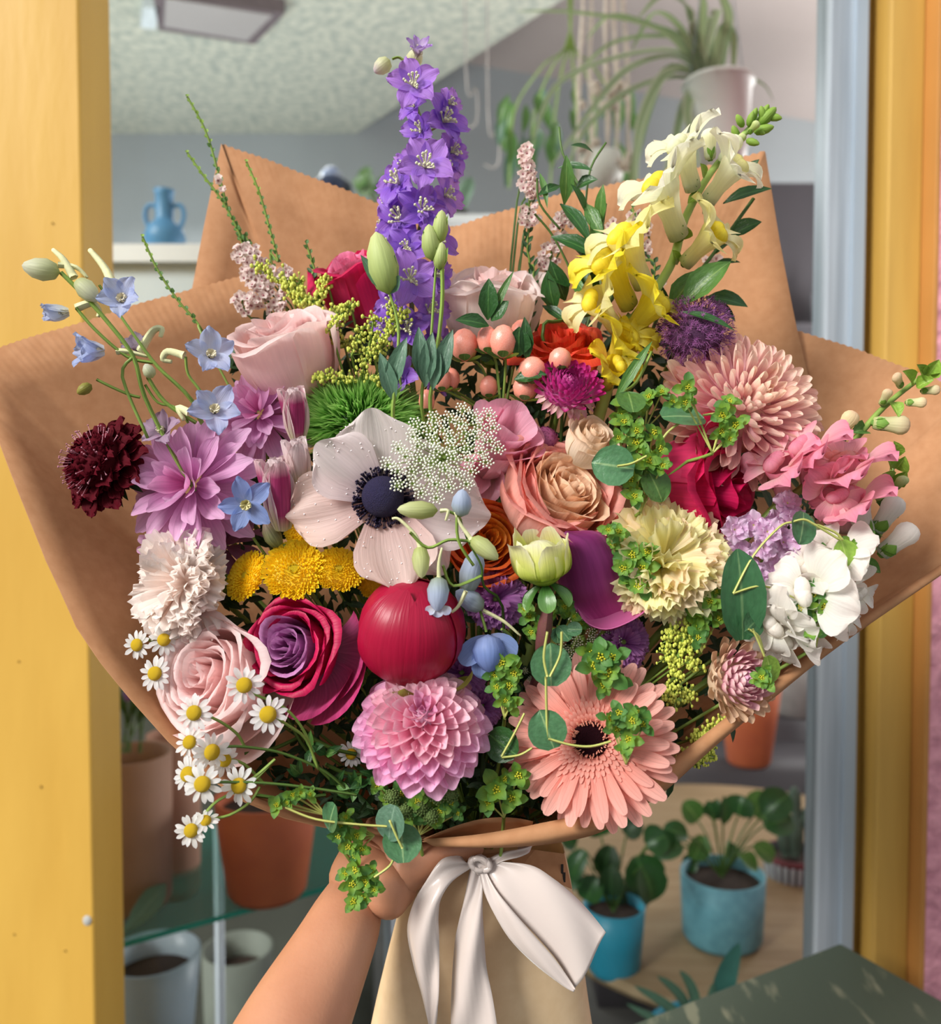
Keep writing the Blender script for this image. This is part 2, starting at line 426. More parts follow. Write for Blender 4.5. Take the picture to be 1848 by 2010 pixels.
def leaf_to(T, a, b, width, mat, face=None, cup=.35, bend=18, shape='leaf', name='leaf', roll=0, nv=7):
    "leaf from world point a to b, its upper side towards `face` (world dir)"
    a = Vector(a); b = Vector(b); y = (b - a); Ln = y.length; y = y.normalized()
    f = face if face is not None else -FWD + UP * .4
    x = y.cross(f).normalized(); z = x.cross(y)
    M = Matrix(((x.x, y.x, z.x, a.x), (x.y, y.y, z.y, a.y), (x.z, y.z, z.z, a.z), (0, 0, 0, 1))) @ RY(R(roll))
    wq = round(width / Ln * 12) / 12 or .06
    me = mesh('leaf', lambda: petal(1, wq, bend, -bend, cup, shape, nv=nv), ('leaf', wq, cup, bend, shape, nv))
    return part(name, me, mat, T, Mw=M @ SC(Ln))

def floret5(T, M, mat, n=5, L=1, W=.4, e=(25, 5), cup=.35, shape='lobe', eye=None, eyer=.16, seed=0, name='floret', jit=8, ruf=.05, eyeg=None, stemg=None):
    "a floret (centre mesh) with n petals as its children"
    r = random.Random(seed)
    key = ('eye', eyer, eyeg is None)
    c = part(name, mesh(name, (lambda: ball(eyer, 5, 8, (0, 0, eyer * .6))) if eyeg is None else eyeg, key if eyeg is None else ('eye', eyeg.__name__)), eye, T, Mw=M)
    for k in range(n):
        me = mesh('petal', lambda: petal(L, W, e[0], e[1], cup, shape, ruf, 2, k, 6, 6, .12), ('fl5', L, W, e, cup, shape, ruf, k % 3))
        part('petal', me, mat, c, ang(360 / n * k + r.uniform(-jit, jit)) @ RX(R(r.uniform(-jit, jit))) @ SC(r.uniform(.88, 1.08)))
    return c
def stamens():
    gs = []; r = random.Random(3)
    for k in range(14):
        a = r.uniform(0, 6.28); l = r.uniform(.3, .5); s = r.uniform(.1, .35)
        q = Vector((math.cos(a) * s, math.sin(a) * s, l))
        gs.append(tube([(0, 0, 0), q * .6, q], .022, 4)); gs.append(ball(.06, 4, 5, q))
    return joing(gs)
def bee():
    gs = []; r = random.Random(5)
    for k in range(5):
        a = k * 1.25; gs.append(xf(petal(.38, .17, 50, 70, .5, 'lobe', .04), ang(k * 72)))
    for k in range(9):
        a = r.uniform(0, 6.28); q = Vector((math.cos(a) * .16, math.sin(a) * .16, .42)); gs.append(tube([(0, 0, .1), q], .02, 4)); gs.append(ball(.04, 4, 5, q))
    return joing(gs)

def snap(T, M, tube_m, lip_m, palate_m, open_=1.0, name='floret', seed=0):
    r = random.Random(seed)
    "snapdragon floret: +z mouth, +y up"
    me = mesh('floret', lambda: lathe([(.05, 0), (.17, .05), (.18, .2), (.17, .4), (.22, .65), (.29, .85), (.31, .98)], 14, .85), 'snaptube')
    c = part(name, me, tube_m, T, Mw=M)
    for s in (-1, 1):
        g = lambda: petal(.66, .50, 82, 28, .22, 'round', .07, 2, 1, 8, 8, .05)
        part('upper_lip', mesh('upper_lip', g, 'snapup'), lip_m, c, T3(s * .09, .17, .82) @ RY(R(s * 26)) @ RX(R(-6 * open_ + r.uniform(-8, 8))) @ RZ(R(-s * 24)))
    for s in (-1, 0, 1):
        g = lambda: petal(.52, .36, 48, -62, .22, 'round', .05, 2, 1, 6, 7, .05)
        part('lower_lip', mesh('lower_lip', g, 'snaplo'), lip_m, c, T3(s * .1, -.16, .86) @ RZ(R(180 + s * 42)) @ RX(R(r.uniform(-8, 8))) @ SC(1 if s else .85))
    g = lambda: xf(joing([ball(.17, 8, 12, (-.07, 0, 0)), ball(.17, 8, 12, (.07, 0, 0)), ball(.15, 8, 12, (0, -.06, -.05))]), S3(1.12, .8, .85))
    part('palate', mesh('palate', g, 'snappal'), palate_m, c, T3(0, -.10, .93))
    me = mesh('sepal', lambda: petal(.3, .13, 50, 90, .3, 'point'), 'snapsep')
    for k in range(5): part('sepal', me, M_SEPAL, c, ang(k * 72) @ T3(0, .05, -.03))
    return c
def snapbud(T, M, mat, seed=0, name='flower_bud'):
    me = mesh('flower_bud', lambda: lathe([(.03, 0), (.18, .05), (.22, .2), (.22, .45), (.25, .65), (.30, .82), (.29, .95), (.22, 1.07), (.12, 1.13), (.002, 1.15)], 16, .8, .07, 2), 'snapbud')
    c = part(name, me, mat, T, Mw=M)
    me = mesh('sepal', lambda: petal(.55, .2, 60, 95, .3, 'point'), 'snapsepb')
    for k in range(4): part('sepal', me, M_SEPAL, c, ang(k * 90 + 45 * seed) @ T3(0, .08, -.03))
    return c
def bract_cluster(T, c, r, mat, seedmat, n=5, seed=0, face=None, spread=1.0):
    """a whorl of pointed bracts round a dot of tiny flowers, in world space"""
    rr = random.Random(seed)
    f = face if face is not None else (-FWD + RIGHT * rr.uniform(-.6, .6) + UP * rr.uniform(-.3, .7))
    M = frame_at(c, f, UP, r * 1.32) @ RZ(rr.uniform(0, 6))
    def dots():
        gs = []; q = random.Random(4)
        for k in range(9):
            a = 2.4 * k; s = .26 * math.sqrt(k / 9); gs.append(ball(.075, 4, 5, (s * math.cos(a), s * math.sin(a), .18 + .05 * q.random())))
        return joing(gs)
    o = part('flower_whorl', mesh('flower_whorl', dots, 'bdots'), seedmat, T, Mw=M)
    me = mesh('bract', lambda: petal(.95, .36, 35, 0, .3, 'point', nv=5), 'bract')
    for k in range(n): part('bract', me, mat, o, ang(360 / n * k + rr.uniform(-12, 12)) @ RX(R(rr.uniform(-15, 22))) @ SC(rr.uniform(.75, 1.05)))
    for k in range(3): part('bract', me, M_BRD if k == 0 else mat, o, ang(120 * k + 25 + rr.uniform(-30, 30)) @ T3(0, .1, -.2) @ RX(R(rr.uniform(-35, 0))) @ SC(rr.uniform(.95, 1.35)))
    return o
def round_leaf(T, c, r, mat, face, roll=0, name='leaf'):
    M = frame_at(c, face, UP) @ RZ(R(roll)) @ SC(r)
    me = mesh('leaf', lambda: xf(petal(2.0, .98, 8, -12, .12, 'disc', .03, 2, 0, 8, 10), T3(0, -.8, -.1)), 'roundleaf')
    return part(name, me, mat, T, Mw=M)
def beads(pts, rad, n=5, nz=4):
    return joing([ball(rad if not isinstance(rad, (list, tuple)) else rnd.uniform(*rad), nz, n, p) for p in pts])
# ------------------------------------------------------------------ the setting
def paint(name, c, c2, **k): return solid(name, c, c2=c2, **k)
M_YEL = solid('yellow_paint', 'dfb252', .42, .06, 3.2, c2='d3a446', bump=.35, bdist=.004, stretch=(6, 6, 1.2), thr=(.2, .8))
M_YEL2 = solid('yellow_paint_worn', 'cda552', .45, .1, 4, c2='b99146', bump=.3, bdist=.003, stretch=(8, 8, .8), thr=(.25, .75))
M_PINK = solid('pink_stucco', 'e8a3b0', .9, .1, 60, c2='c98795', bump=1.0, bdist=.006, thr=(.35, .6))
M_ALU = solid('aluminium', 'b4bcc4', .42, .08, 5, metal=.3, bump=.05, stretch=(20, 20, .6), c2='8f979f')
M_CEIL = solid('textured_plaster', 'd0d0bf', .9, .2, 30, c2='a5aba2', bump=.6, bdist=.01, thr=(.36, .6))
M_WALLG = solid('grey_wall', 'a2a8ab', .85, .06, 2)
M_CEILM = solid('mauve_ceiling', 'b7a9a4', .85, .05, 2)
M_FLOOR = solid('dark_floor', '4c4a47', .6, .25, 6, c2='3c3b39')
XL, XR, YG = -.443, .4425, 1.10
# facade
def st(name, g, m, bev=0):
    o = struct(name, g, m)
    if bev: bevel(o, bev)
    return o
o = st('trim_1', box(-1.2, XL, 1.0, 1.087, 0, 3.2), M_YEL, .003); o['label'] = 'wide yellow painted post at the left of the shop window'
chips = [(176, 1807, 9, 11), (103, 438, 2, 2), (36, 1298, 2, 2), (80, 1544, 2, 3), (27, 1834, 2, 2), (127, 1866, 3, 2)]
for i, (px, py, a, b) in enumerate(chips):
    p = PY(px if px < 172 else 171, py, .9995); s = 1 / FPX
    g = lathe([(a * s, 0), (a * s * .8, .0008), (.0001, .001)], 9, b / a)
    part('paint_chip', mesh('paint_chip', xf(g, T3(*p) @ RX(R(90)))), solid('bare_primer', 'b9b9b4', .8) if a > 3 else solid('dark_speck', 'a98534', .8), o)
st('trim_2', box(XR + .0575, XR + .0985, 1.05, 1.2, 0, 3.2), M_YEL2, .002)['label'] = 'raised yellow jamb board at the right of the window'
st('trim_3', box(XR + .043, XR + .0577, 1.10, 1.2, 0, 3.2), M_YEL2, .001)['label'] = 'narrow yellow jamb beside the aluminium frame'
st('trim_4', box(XR + .0985, XR + .104, 1.02, 1.2, 0, 3.2), solid('shaded_reveal_yellow', 'bd8444', .5, .1, 8), .001)['label'] = 'thin yellow reveal against the pink wall with its shade in the colour'  # shade on the jamb's reveal painted in as a darker orange
st('wall_right', box(XR + .104, 1.6, 1.02, 1.2, 0, 3.2), M_PINK)['label'] = 'pink stucco outer wall'
wf = st('window_1', box(XR - .0005, XR + .043, 1.085, 1.13, 0, 3.2), M_ALU, .002); wf['label'] = 'aluminium frame and glass of the shop window'
part('window_frame', mesh('window_frame', box(XR + .028, XR + .0425, 1.076, 1.086, 0, 3.2), smooth=False), solid('bright_aluminium', 'b3c0cc', .32, .05, 5, metal=.5, bump=.03), wf)
part('window_frame', mesh('window_frame', box(XL - .04, XR, 1.085, 1.13, 2.9, 3.2), smooth=False), M_ALU, wf)
part('window_frame', mesh('window_frame', box(XL - .04, XR, 1.085, 1.13, 0, .25), smooth=False), M_ALU, wf)
mg, nt, b, out = newmat('window_glass')
gl = nt.nodes.new('ShaderNodeBsdfGlossy'); gl.inputs['Roughness'].default_value = .01
tr = nt.nodes.new('ShaderNodeBsdfTransparent'); tr.inputs[0].default_value = (.93, .95, .95, 1)
fr = nt.nodes.new('ShaderNodeFresnel'); fr.inputs[0].default_value = 1.2
ms = nt.nodes.new('ShaderNodeMixShader'); nt.links.new(fr.outputs[0], ms.inputs[0]); nt.links.new(tr.outputs[0], ms.inputs[1]); nt.links.new(gl.outputs[0], ms.inputs[2])
nt.links.new(ms.outputs[0], out.inputs[0])
part('pane', mesh('pane', box(XL - .02, XR + .002, 1.098, 1.103, .25, 2.9), smooth=False), mg, wf)
# shop interior
st('floor', box(-3.2, 3.2, -1.5, 5.4, -.05, 0), M_FLOOR)
st('wall_left', box(-3.25, -3.15, 1.1, 5.4, 0, 3.9), M_WALLG)
st('wall_back', box(-3.2, 3.2, 4.3, 4.4, 0, 3.9), M_WALLG)
st('wall_right', box(3.15, 3.25, 1.1, 5.4, 0, 3.9), M_CEILM)
a, b_ = PY(950, 130, 4.3), PY(1620, 242, 4.3)
sl = (b_.z - a.z) / (b_.x - a.x)
zc = lambda x: a.z + sl * (x - a.x)
V = np.array([(-3.2, 1.1, zc(-3.2)), (3.2, 1.1, zc(3.2)), (3.2, 4.35, zc(3.2)), (-3.2, 4.35, zc(-3.2))] + [(-3.2, 1.1, zc(-3.2) + .05), (3.2, 1.1, zc(3.2) + .05), (3.2, 4.35, zc(3.2) + .05), (-3.2, 4.35, zc(-3.2) + .05)])
BF = [(0, 1, 2, 3), (4, 7, 6, 5), (0, 4, 5, 1), (2, 6, 7, 3), (0, 3, 7, 4), (1, 5, 6, 2)]
st('ceiling', (V, BF, V[:, :2].copy()), M_CEILM)
# lowered textured ceiling with a slanting edge
zt = PY(640, 262, 4.3).z
p0 = PZ(640, 300, zt); p1 = PZ(1118, -10, zt); dr = (p1 - p0); p2_ = p1 + dr * .6
pl = [(p0.x, 4.3), (p0.x, p0.y), (p1.x, p1.y), (p2_.x, p2_.y), (-3.1, p2_.y), (-3.1, 4.3)]
V = np.array([(x, y, zt) for x, y in pl] + [(x, y, zt + .07) for x, y in pl]); n = len(pl)
F = [tuple(range(n - 1, -1, -1)), tuple(range(n, 2 * n))] + [(i, (i + 1) % n, (i + 1) % n + n, i + n) for i in range(n)]
st('trim_5', (V, F, V[:, :2].copy()), M_CEIL)['label'] = 'lowered textured plaster ceiling panel with slanting edge'

# ceiling panel fixture on the lowered ceiling
def cpz(px, py, dz=0): 
    p = PZ(px, py, zt - .05); return Vector((p.x, p.y, zt - .05 + dz))
T = thing('ceiling_light', 'grey ceiling light panel with dark frame at the top left of the shop', 'light', T3(*cpz(430, 35)))
def plate(name, c4, h, m, z=0):
    V = np.array([tuple(cpz(*c, z)) for c in c4] + [tuple(cpz(*c, z + h)) for c in c4])
    return wpart(name, (V, [(0, 1, 2, 3), (7, 6, 5, 4), (0, 4, 5, 1), (1, 5, 6, 2), (2, 6, 7, 3), (3, 7, 4, 0)], V[:, :2].copy()), m, T, smooth=False)
plate('frame', [(300, -10), (560, 26), (500, 88), (312, 60)], .05, solid('dark_mauve_frame', '6d6064', .6), 0)
plate('diffuser', [(325, -6), (535, 28), (485, 78), (322, 50)], .004, solid('grey_diffuser', 'aaa4a2', .6, .03, 3), -.005)
plate('end_cap', [(282, 16), (312, 14), (306, 58), (276, 55)], .05, solid('white_cap', 'd5dde0', .5), 0)
# ------------------------------------------------------------------ things in and around the shop
def pxm(px, Y): return px * Y / FPX
def pot(name, label, cx, yt, yb, ht, hb, Y, mat, prof=None, group=None, soil=True, rim=None, cat='pot'):
    t = PY(cx, yt, Y); b = PY(cx, yb, Y); H = t.z - b.z; rt = pxm(ht, Y); rb = pxm(hb, Y)
    T = thing(name, label, cat, T3(b.x, b.y, b.z), group)
    pr = prof or [(rb * .01, 0), (rb * .9, 0), (rb, .01), (rb + (rt - rb) * .5, H * .5), (rt, H), (rt * .93, H), (rt * .9, H * .8)]
    part('pot_body', mesh('pot_body', lathe(pr, 28)), mat, T)
    if rim:
        part('rim', mesh('rim', lathe([(rt * 1.0, H - rim[1]), (rt * 1.07, H - rim[1]), (rt * 1.07, H + .001), (rt * .96, H + .001), (rt * .92, H - .01)], 28)), rim[0], T)
    if soil: part('soil', mesh('soil', lathe([(.0001, H * .86), (rt * .5, H * .87), (rt * .93, H * .85)], 20)), M_SOIL, T)
    return T, H, rt
M_SOIL = solid('potting_soil', '35271f', .95, .4, 120, bump=.8)
M_TERRA = solid('terracotta', 'c4693f', .75, .1, 14, c2='b3593a')
M_TERRAP = solid('pale_terracotta', 'b98d78', .8, .08, 12)
M_TAN = solid('tan_clay', 'a8836f', .8, .08, 12)
M_WHITE = solid('white_ceramic', 'e2e3dc', .4, .03, 10)
M_TEAL = solid('teal_glaze', '2f92ad', .4, .08, 8)
M_TEALP = solid('speckled_blue_glaze', '72adbc', .55, .12, 60, c2='5f98a8')
M_TABLE = solid('pale_wood_top', '9f8868', .6, .12, 6, c2='8c7352', stretch=(1, 8, 1))
M_DARKCAB = solid('dark_cabinet', '3f3b3f', .6, .1, 4)
M_CAB = solid('white_cabinet', 'e6ebec', .5, .04, 4)
M_GLASS = None
def leaf3(T, a, b, w, mat, **k): return leaf_to(T, a, b, w, mat, **k)
# white cabinet with blue vase
z0 = PY(320, 480, 1.765).z
zl = PY(320, 780, 1.9).z
T = thing('cabinet', 'white cabinet under the blue two-handled vase', 'cabinet', T3(-.6, 1.95, 0))
part('cabinet_body', mesh('cabinet_body', box(-.35, .35, -.17, .2, zl, z0 - .035), smooth=False), solid('pale_blue_grey_front', 'ccd8dc', .55, .04, 4), T)
part('wall_panel', mesh('wall_panel', box(-1.0, .35, .2, .24, 0, z0 - .05), smooth=False), solid('dark_olive_panel', '4a4c44', .7, .25, 3), T)
part('cabinet_top', mesh('cabinet_top', box(-.36, .36, -.19, .2, z0 - .035, z0), smooth=False), M_CAB, T)
b = PY(324, 479, 1.83); s = pxm(1, 1.83)
T = thing('vase', 'blue two-handled vase with narrow neck on the white cabinet', 'vase', T3(b.x, b.y, z0))
M_BLUE = solid('blue_glaze', '4d84ad', .45, .06, 10)
part('vase_body', mesh('vase_body', lathe([(.01 * s, 0), (28 * s, 0), (37 * s, 16 * s), (39 * s, 30 * s), (33 * s, 48 * s), (20 * s, 60 * s), (17 * s, 66 * s), (17 * s, 112 * s), (20 * s, 120 * s), (15 * s, 120 * s), (13 * s, 90 * s)], 28)), M_BLUE, T)
for q in (-1, 1):
    part('handle', mesh('handle', tube(smooth_path([(q * 15 * s, 0, 88 * s), (q * 28 * s, 0, 92 * s), (q * 36 * s, 0, 84 * s), (q * 37 * s, 0, 66 * s), (q * 30 * s, 0, 48 * s)], 4), 4.5 * s, 8)), M_BLUE, T)
# bluish green glass shelf with small jar, leafy plant and cactus behind the paper
zs = PY(700, 440, 2.6).z
single('wall_shelf', box(PY(560, 440, 2.6).x, PY(1000, 440, 2.6).x, 2.5, 2.75, zs - .03, zs), M_CAB, 'white shelf board just hidden behind the top of the paper wrap', 'shelf')
s = pxm(1, 2.6)
T = thing('jar', 'small blue and white jar behind the top edge of the paper', 'jar', T3(PY(652, 440, 2.6).x, 2.6, zs))
part('jar_body', mesh('jar_body', lathe([(.01 * s, 0), (30 * s, 0), (42 * s, 40 * s), (38 * s, 75 * s), (22 * s, 88 * s)], 20)), solid('dark_blue_pattern', '2e3d66', .3, .3, 30, c2='1d2438'), T)
part('lid', mesh('lid', lathe([(22 * s, 88 * s), (20 * s, 98 * s), (10 * s, 108 * s), (.01 * s, 112 * s)], 16)), solid('white_blue_pattern', 'c3cfe2', .3, .2, 40, c2='4a64a0'), T)
T, H, rt = pot('potted_plant', 'small leafy potted plant beside the purple flower spike', 745, 405, 440, 22, 18, 2.6, M_DARKCAB, cat='plant')
for k in range(16):
    a = rnd.uniform(0, 6.28); c = PY(745 + rnd.uniform(-42, 42), 350 + rnd.uniform(-25, 50), 2.6 + rnd.uniform(-.05, .05))
    round_leaf(T, c, 15 * s, M_LEAF if k % 3 else leaf_mat('variegated_leaf', '7e9a74', 'c9d2b8'), -FWD + RIGHT * rnd.uniform(-.6, .6) + UP * rnd.uniform(-.2, .8), rnd.uniform(0, 360))
    wpart('stem', tube([PY(745, 405, 2.6), c], 1.5 * s, 4), M_STEM, T)
T, H, rt = pot('potted_cactus', 'thin columnar cactus behind the purple flower spike', 900, 415, 440, 20, 16, 2.6, M_DARKCAB, cat='plant')
wpart('cactus_stem', tube(smooth_path([PY(895, 425, 2.6), PY(905, 395, 2.6), PY(925, 350, 2.6)], 4), [16 * s] * 4 + [15 * s] * 3 + [12 * s, 5 * s], 10), solid('cactus_green', '5d7a62', .6, .2, 30), T)
wpart('cactus_arm', tube(smooth_path([PY(903, 405, 2.6), PY(860, 398, 2.6), PY(840, 395, 2.6)], 4), 7 * s, 8), MATS['cactus_green'], T)
M_CORD0 = solid('pale_cord', 'b9b2ae', .7)
# hanging white hooks
for i, (px, y0, y1, lab) in enumerate([(925, 140, 250, 'white wire hook hanging to the right of the purple spike'), (968, 215, 330, 'thin white hanging hook left of the hanging plants')]):
    s2 = pxm(1, 2.4)
    pts = [PY(px - 10, y0, 2.4), PY(px + 10, (y0 + y1) / 2 - 20, 2.4), PY(px + 12, y1 - 18, 2.4), PY(px, y1, 2.4), PY(px - 16, y1 - 8, 2.4)]
    o = single('hook', tube(smooth_path([Vector((pts[0].x, pts[0].y, 3.3))] + pts, 5), 1.8 * s2, 6), M_CORD0, lab, 'hook')
# macrame hanger with white pot
s = pxm(1, 2.0); T = thing('macrame_hanger', 'cream macrame plant hanger of knotted cords', 'plant hanger', T3(*PY(1190, 380, 2.0)))
M_CORD = solid('cotton_cord', 'cfc2b4', .9, .15, 80, bump=.5)
for k, (x0, x1) in enumerate([(1145, 1132), (1160, 1160), (1190, 1193), (1205, 1215), (1222, 1240)]):
    pts = [PY(x0 + (x1 - x0) * q + 2 * math.sin(q * 9 + k), -60 + q * 440, 2.0 + .02 * math.sin(k * 2)) for q in np.linspace(0, 1, 14)]
    wpart('cord', tube(pts, [s * (4.5 + 1.6 * math.sin(j * 2.1 + k)) for j in range(14)], 6), M_CORD, T)
for k in range(26):
    c = PY(1188 + rnd.uniform(-48, 48), rnd.choice([200, 290, 180, 310, 330, 160]) + rnd.uniform(-12, 12), 1.99)
    wpart('knot', ball(10 * s, 5, 8, c), M_CORD, T)
single('hanging_pot', xf(lathe([(.01 * s, 0), (30 * s, 0), (44 * s, 40 * s), (40 * s, 80 * s), (36 * s, 80 * s)], 20), T3(*PY(1180, 385, 2.02))), M_WHITE, 'white pot held in the macrame hanger', 'pot')
# spider plant
sp = thing('spider_plant', 'spider plant with long striped arching leaves in a white hanging pot', 'plant', T3(*PY(1408, 350, 1.8)))
s = pxm(1, 1.8); bz = PY(1408, 345, 1.8)
wpart('pot_body', xf(lathe([(.01 * s, 0), (50 * s, 0), (58 * s, 60 * s), (64 * s, 170 * s), (70 * s, 172 * s), (64 * s, 180 * s), (58 * s, 176 * s), (58 * s, 150 * s)], 28), T3(*bz)), M_WHITE, sp)
wpart('soil', xf(lathe([(.01 * s, 160 * s), (58 * s, 158 * s)], 20), T3(*bz)), M_SOIL, sp)
for x in (1352, 1464): wpart('hanger_wire', tube([PY(x, 178, 1.8), PY(1408, -260, 1.8)], 1.2 * s, 4), M_ALU, sp)
M_SPID = petal_mat('spider_leaf', ['7d9468', '7f9a66', '8fa873'], .3, .05, .5, edge=('c6cdb0', 1.2))
M_SPID2 = petal_mat('spider_leaf_pale', ['a9b58e', '93a673', '93a673'], .3, .05, .5, edge=('5e7d4a', 3))
def ribbon_leaf(T, pts, w, mat, name='leaf', face=None, k=5):
    pts = smooth_path(pts, k); n = len(pts); V = []; U = []
    f = face or (-FWD + UP * .7)
    for j, p in enumerate(pts):
        t = (pts[min(j + 1, n - 1)] - pts[max(j - 1, 0)]).normalized(); x = t.cross(f)
        x = x.normalized() if x.length > .05 else RIGHT
        q = j / (n - 1); ww = w * min(1, q * 5 + .35) * (1 - q ** 4) + .0002
        nn = x.cross(t)
        for a in (-1, 0, 1): c = p + x * a * ww - nn * (ww * .35 * (1 - abs(a))); V.append(tuple(c)); U.append(((a + 1) / 2, q))
    return wpart(name, (np.array(V), gridf(2, n - 1), np.array(U)), mat, T)
base = PY(1400, 170, 1.8)
sl_ = [[(1300, 60), (1140, 25), (1010, 22)], [(1330, 110), (1240, 130), (1180, 190), (1080, 330)], [(1320, 130), (1270, 220), (1240, 360), (1230, 480)], [(1350, 140), (1300, 150), (1255, 250), (1250, 380)],
       [(1340, 60), (1285, 25), (1240, 100)], [(1360, 40), (1330, -20), (1310, -60)], [(1420, 60), (1440, 60), (1440, 150)], [(1395, 50), (1410, 20), (1385, 120)], [(1370, 90), (1310, 70), (1200, 85), (1120, 160)],
       [(1370, 160), (1350, 220), (1375, 330)], [(1440, 180), (1450, 260), (1455, 330)], [(1350, 190), (1320, 300), (1285, 420)], [(1450, 150), (1500, 165), (1520, 200)], [(1330, 100), (1200, 115), (1090, 170), (1040, 300)],
       [(1345, 80), (1280, 50), (1200, 30), (1150, 80)], [(1360, 60), (1350, 10), (1300, -10), (1250, 40)], [(1380, 60), (1380, 0), (1360, -50)], [(1330, 150), (1240, 175), (1160, 240), (1110, 330)], [(1430, 40), (1420, -10), (1440, -60)]]
for i, l in enumerate(sl_):
    pts = [base + RIGHT * rnd.uniform(-.02, .02)] + [PY(x, y, 1.8 - .05 * k * (1 if i % 2 else -.6)) for k, (x, y) in enumerate(l)]
    ribbon_leaf(sp, pts, 10 * s * rnd.uniform(.8, 1.15), M_SPID if i % 2 else M_SPID2)
# trailing plant left of it
PV = [PY(1120, -260, 2.2)]
tp = thing('trailing_plant', 'dim trailing leafy plant hanging beside the macrame', 'plant', T3(*PY(1100, 300, 2.2)))
s = pxm(1, 2.2)
for i in range(44):
    x = rnd.uniform(985, 1240); y = 150 + rnd.uniform(20, 230) * (1 - abs(x - 1120) / 300); a = PY(x, y, 2.2 + rnd.uniform(-.1, .1))
    leaf_to(tp, a, a + RIGHT * rnd.uniform(-22, 22) * s - UP * rnd.uniform(40, 90) * s, 11 * s, M_LEAF if i % 3 else M_LEAFG, face=-FWD + RIGHT * rnd.uniform(-.5, .5))
for x in (1010, 1050, 1090, 1130, 1170, 1210): wpart('vine', tube(smooth_path(PV + [PY(1120, 60, 2.2), PY((x + 1120) / 2, 130, 2.2), PY(x, 220, 2.2), PY(x - 10, 370, 2.2)], 4), 2 * s, 4), M_STEM, tp)
# dark cabinet with pale bottles, right
T = thing('cabinet', 'dark cabinet in the back right of the shop', 'cabinet', T3(1.15, 3.2, 0))
zt_ = PY(1560, 340, 3.1).z
part('cabinet_body', mesh('cabinet_body', box(-.25, .5, 0, .4, 0, zt_), smooth=False), M_DARKCAB, T)
for z in (.5, 1.0, 1.5, 2.0): part('shelf_board', mesh('shelf_board', box(-.27, .5, -.12, .02, z - .02, z), smooth=False), M_DARKCAB, T)
for i in range(14):
    zb = (1.5, 1.5, 2.0, 2.0, 1.0)[i % 5]; x = .92 + (i * .047) ; hh = rnd.uniform(.1, .2)
    o = single('bottle', xf(lathe([(.001, 0), (.022, 0), (.024, hh * .6), (.01, hh * .75), (.009, hh)], 12), T3(x, 3.13, zb)), solid('bottle_grey', '9c98a0', .4, .1, 10) if i % 2 else M_WALLG, 'pale blurred bottle on the shelves of the dark cabinet', 'bottle', 'bottles on the dark cabinet')
# display table, right: round pale wood with pots
ztab = PY(1418, 1842, 1.5).z
def slab(cx, cy, r, z, h, m, name, label, cat, sx=1):
    T = thing(name, label, cat, T3(cx, cy, 0))
    part('table_top', mesh('table_top', xf(lathe([(.001, z - h), (r * .98, z - h), (r, z - h / 2), (r * .99, z), (.001, z)], 48), S3(sx, 1, 1)), smooth=False), m, T)
    for a in range(4):
        q = a * 1.57 + .7; part('leg', mesh('leg', tube([(r * .6 * math.cos(q) * sx, r * .6 * math.sin(q), 0), (r * .6 * math.cos(q) * sx, r * .6 * math.sin(q), z - h)], .02, 8), 'tleg' + label), m, T)
    return T
slab(.58, 1.76, .52, ztab, .025, M_TABLE, 'display_table', 'round pale wooden table carrying the blue pots', 'table', 1)
single('crate', box(.35, 1.2, 2.32, 2.6, 0, PY(1470, 1498, 2.4).z), M_DARKCAB, 'dark crate standing at the back of the shop', 'crate')
s = pxm(1, 1.5)
T, H, rt = pot('plant_pot', 'pale speckled blue pot with leafy plant on the round table', 1418, 1712, 1842, 83, 78, 1.5, M_TEALP, cat='plant')
hb = PY(1418, 1722, 1.5)
def bushy(T, pts, w, mats, base, st=3, Y=1.5, s=s):
    for i, (x, y, dx, dy, ww) in enumerate(pts):
        a = PY(x, y, Y + rnd.uniform(-.06, .06)); bb = a + RIGHT * dx * s + UP * (-dy) * s
        wpart('stem', tube(smooth_path([base, base.lerp(a, .6) + UP * .01, a], 4), 2 * s, 5), M_STEMD, T)
        leaf_to(T, a, bb, ww * s, mats[i % len(mats)], face=-FWD * .7 + UP * .7 + RIGHT * rnd.uniform(-.4, .4), shape='disc' if ww > 20 else 'leaf', bend=25)
bushy(T, [(1500, 1620, 60, -10, 36), (1480, 1600, 30, -45, 30), (1450, 1600, 10, -40, 30), (1400, 1610, 10, -45, 20), (1370, 1610, -30, -40, 24), (1350, 1640, -50, -10, 22), (1340, 1660, -60, 20, 26), (1380, 1640, -20, 50, 22),
          (1430, 1650, 10, 50, 18), (1400, 1600, -10, -30, 18), (1480, 1660, 40, 30, 22), (1500, 1600, 50, -40, 30), (1320, 1640, -40, 30, 24), (1450, 1680, 40, 30, 20), (1370, 1690, -30, 20, 20), (1420, 1620, 0, -60, 16)], 20, [M_LEAFD, M_LEAF, M_LEAFD], hb)
T, H, rt = pot('plant_pot', 'bright teal pot with dark leafy plant behind the white ribbon', 1205, 1775, 1905, 62, 52, 1.42, M_TEAL, cat='plant')
s = pxm(1, 1.42); hb = PY(1205, 1790, 1.42)
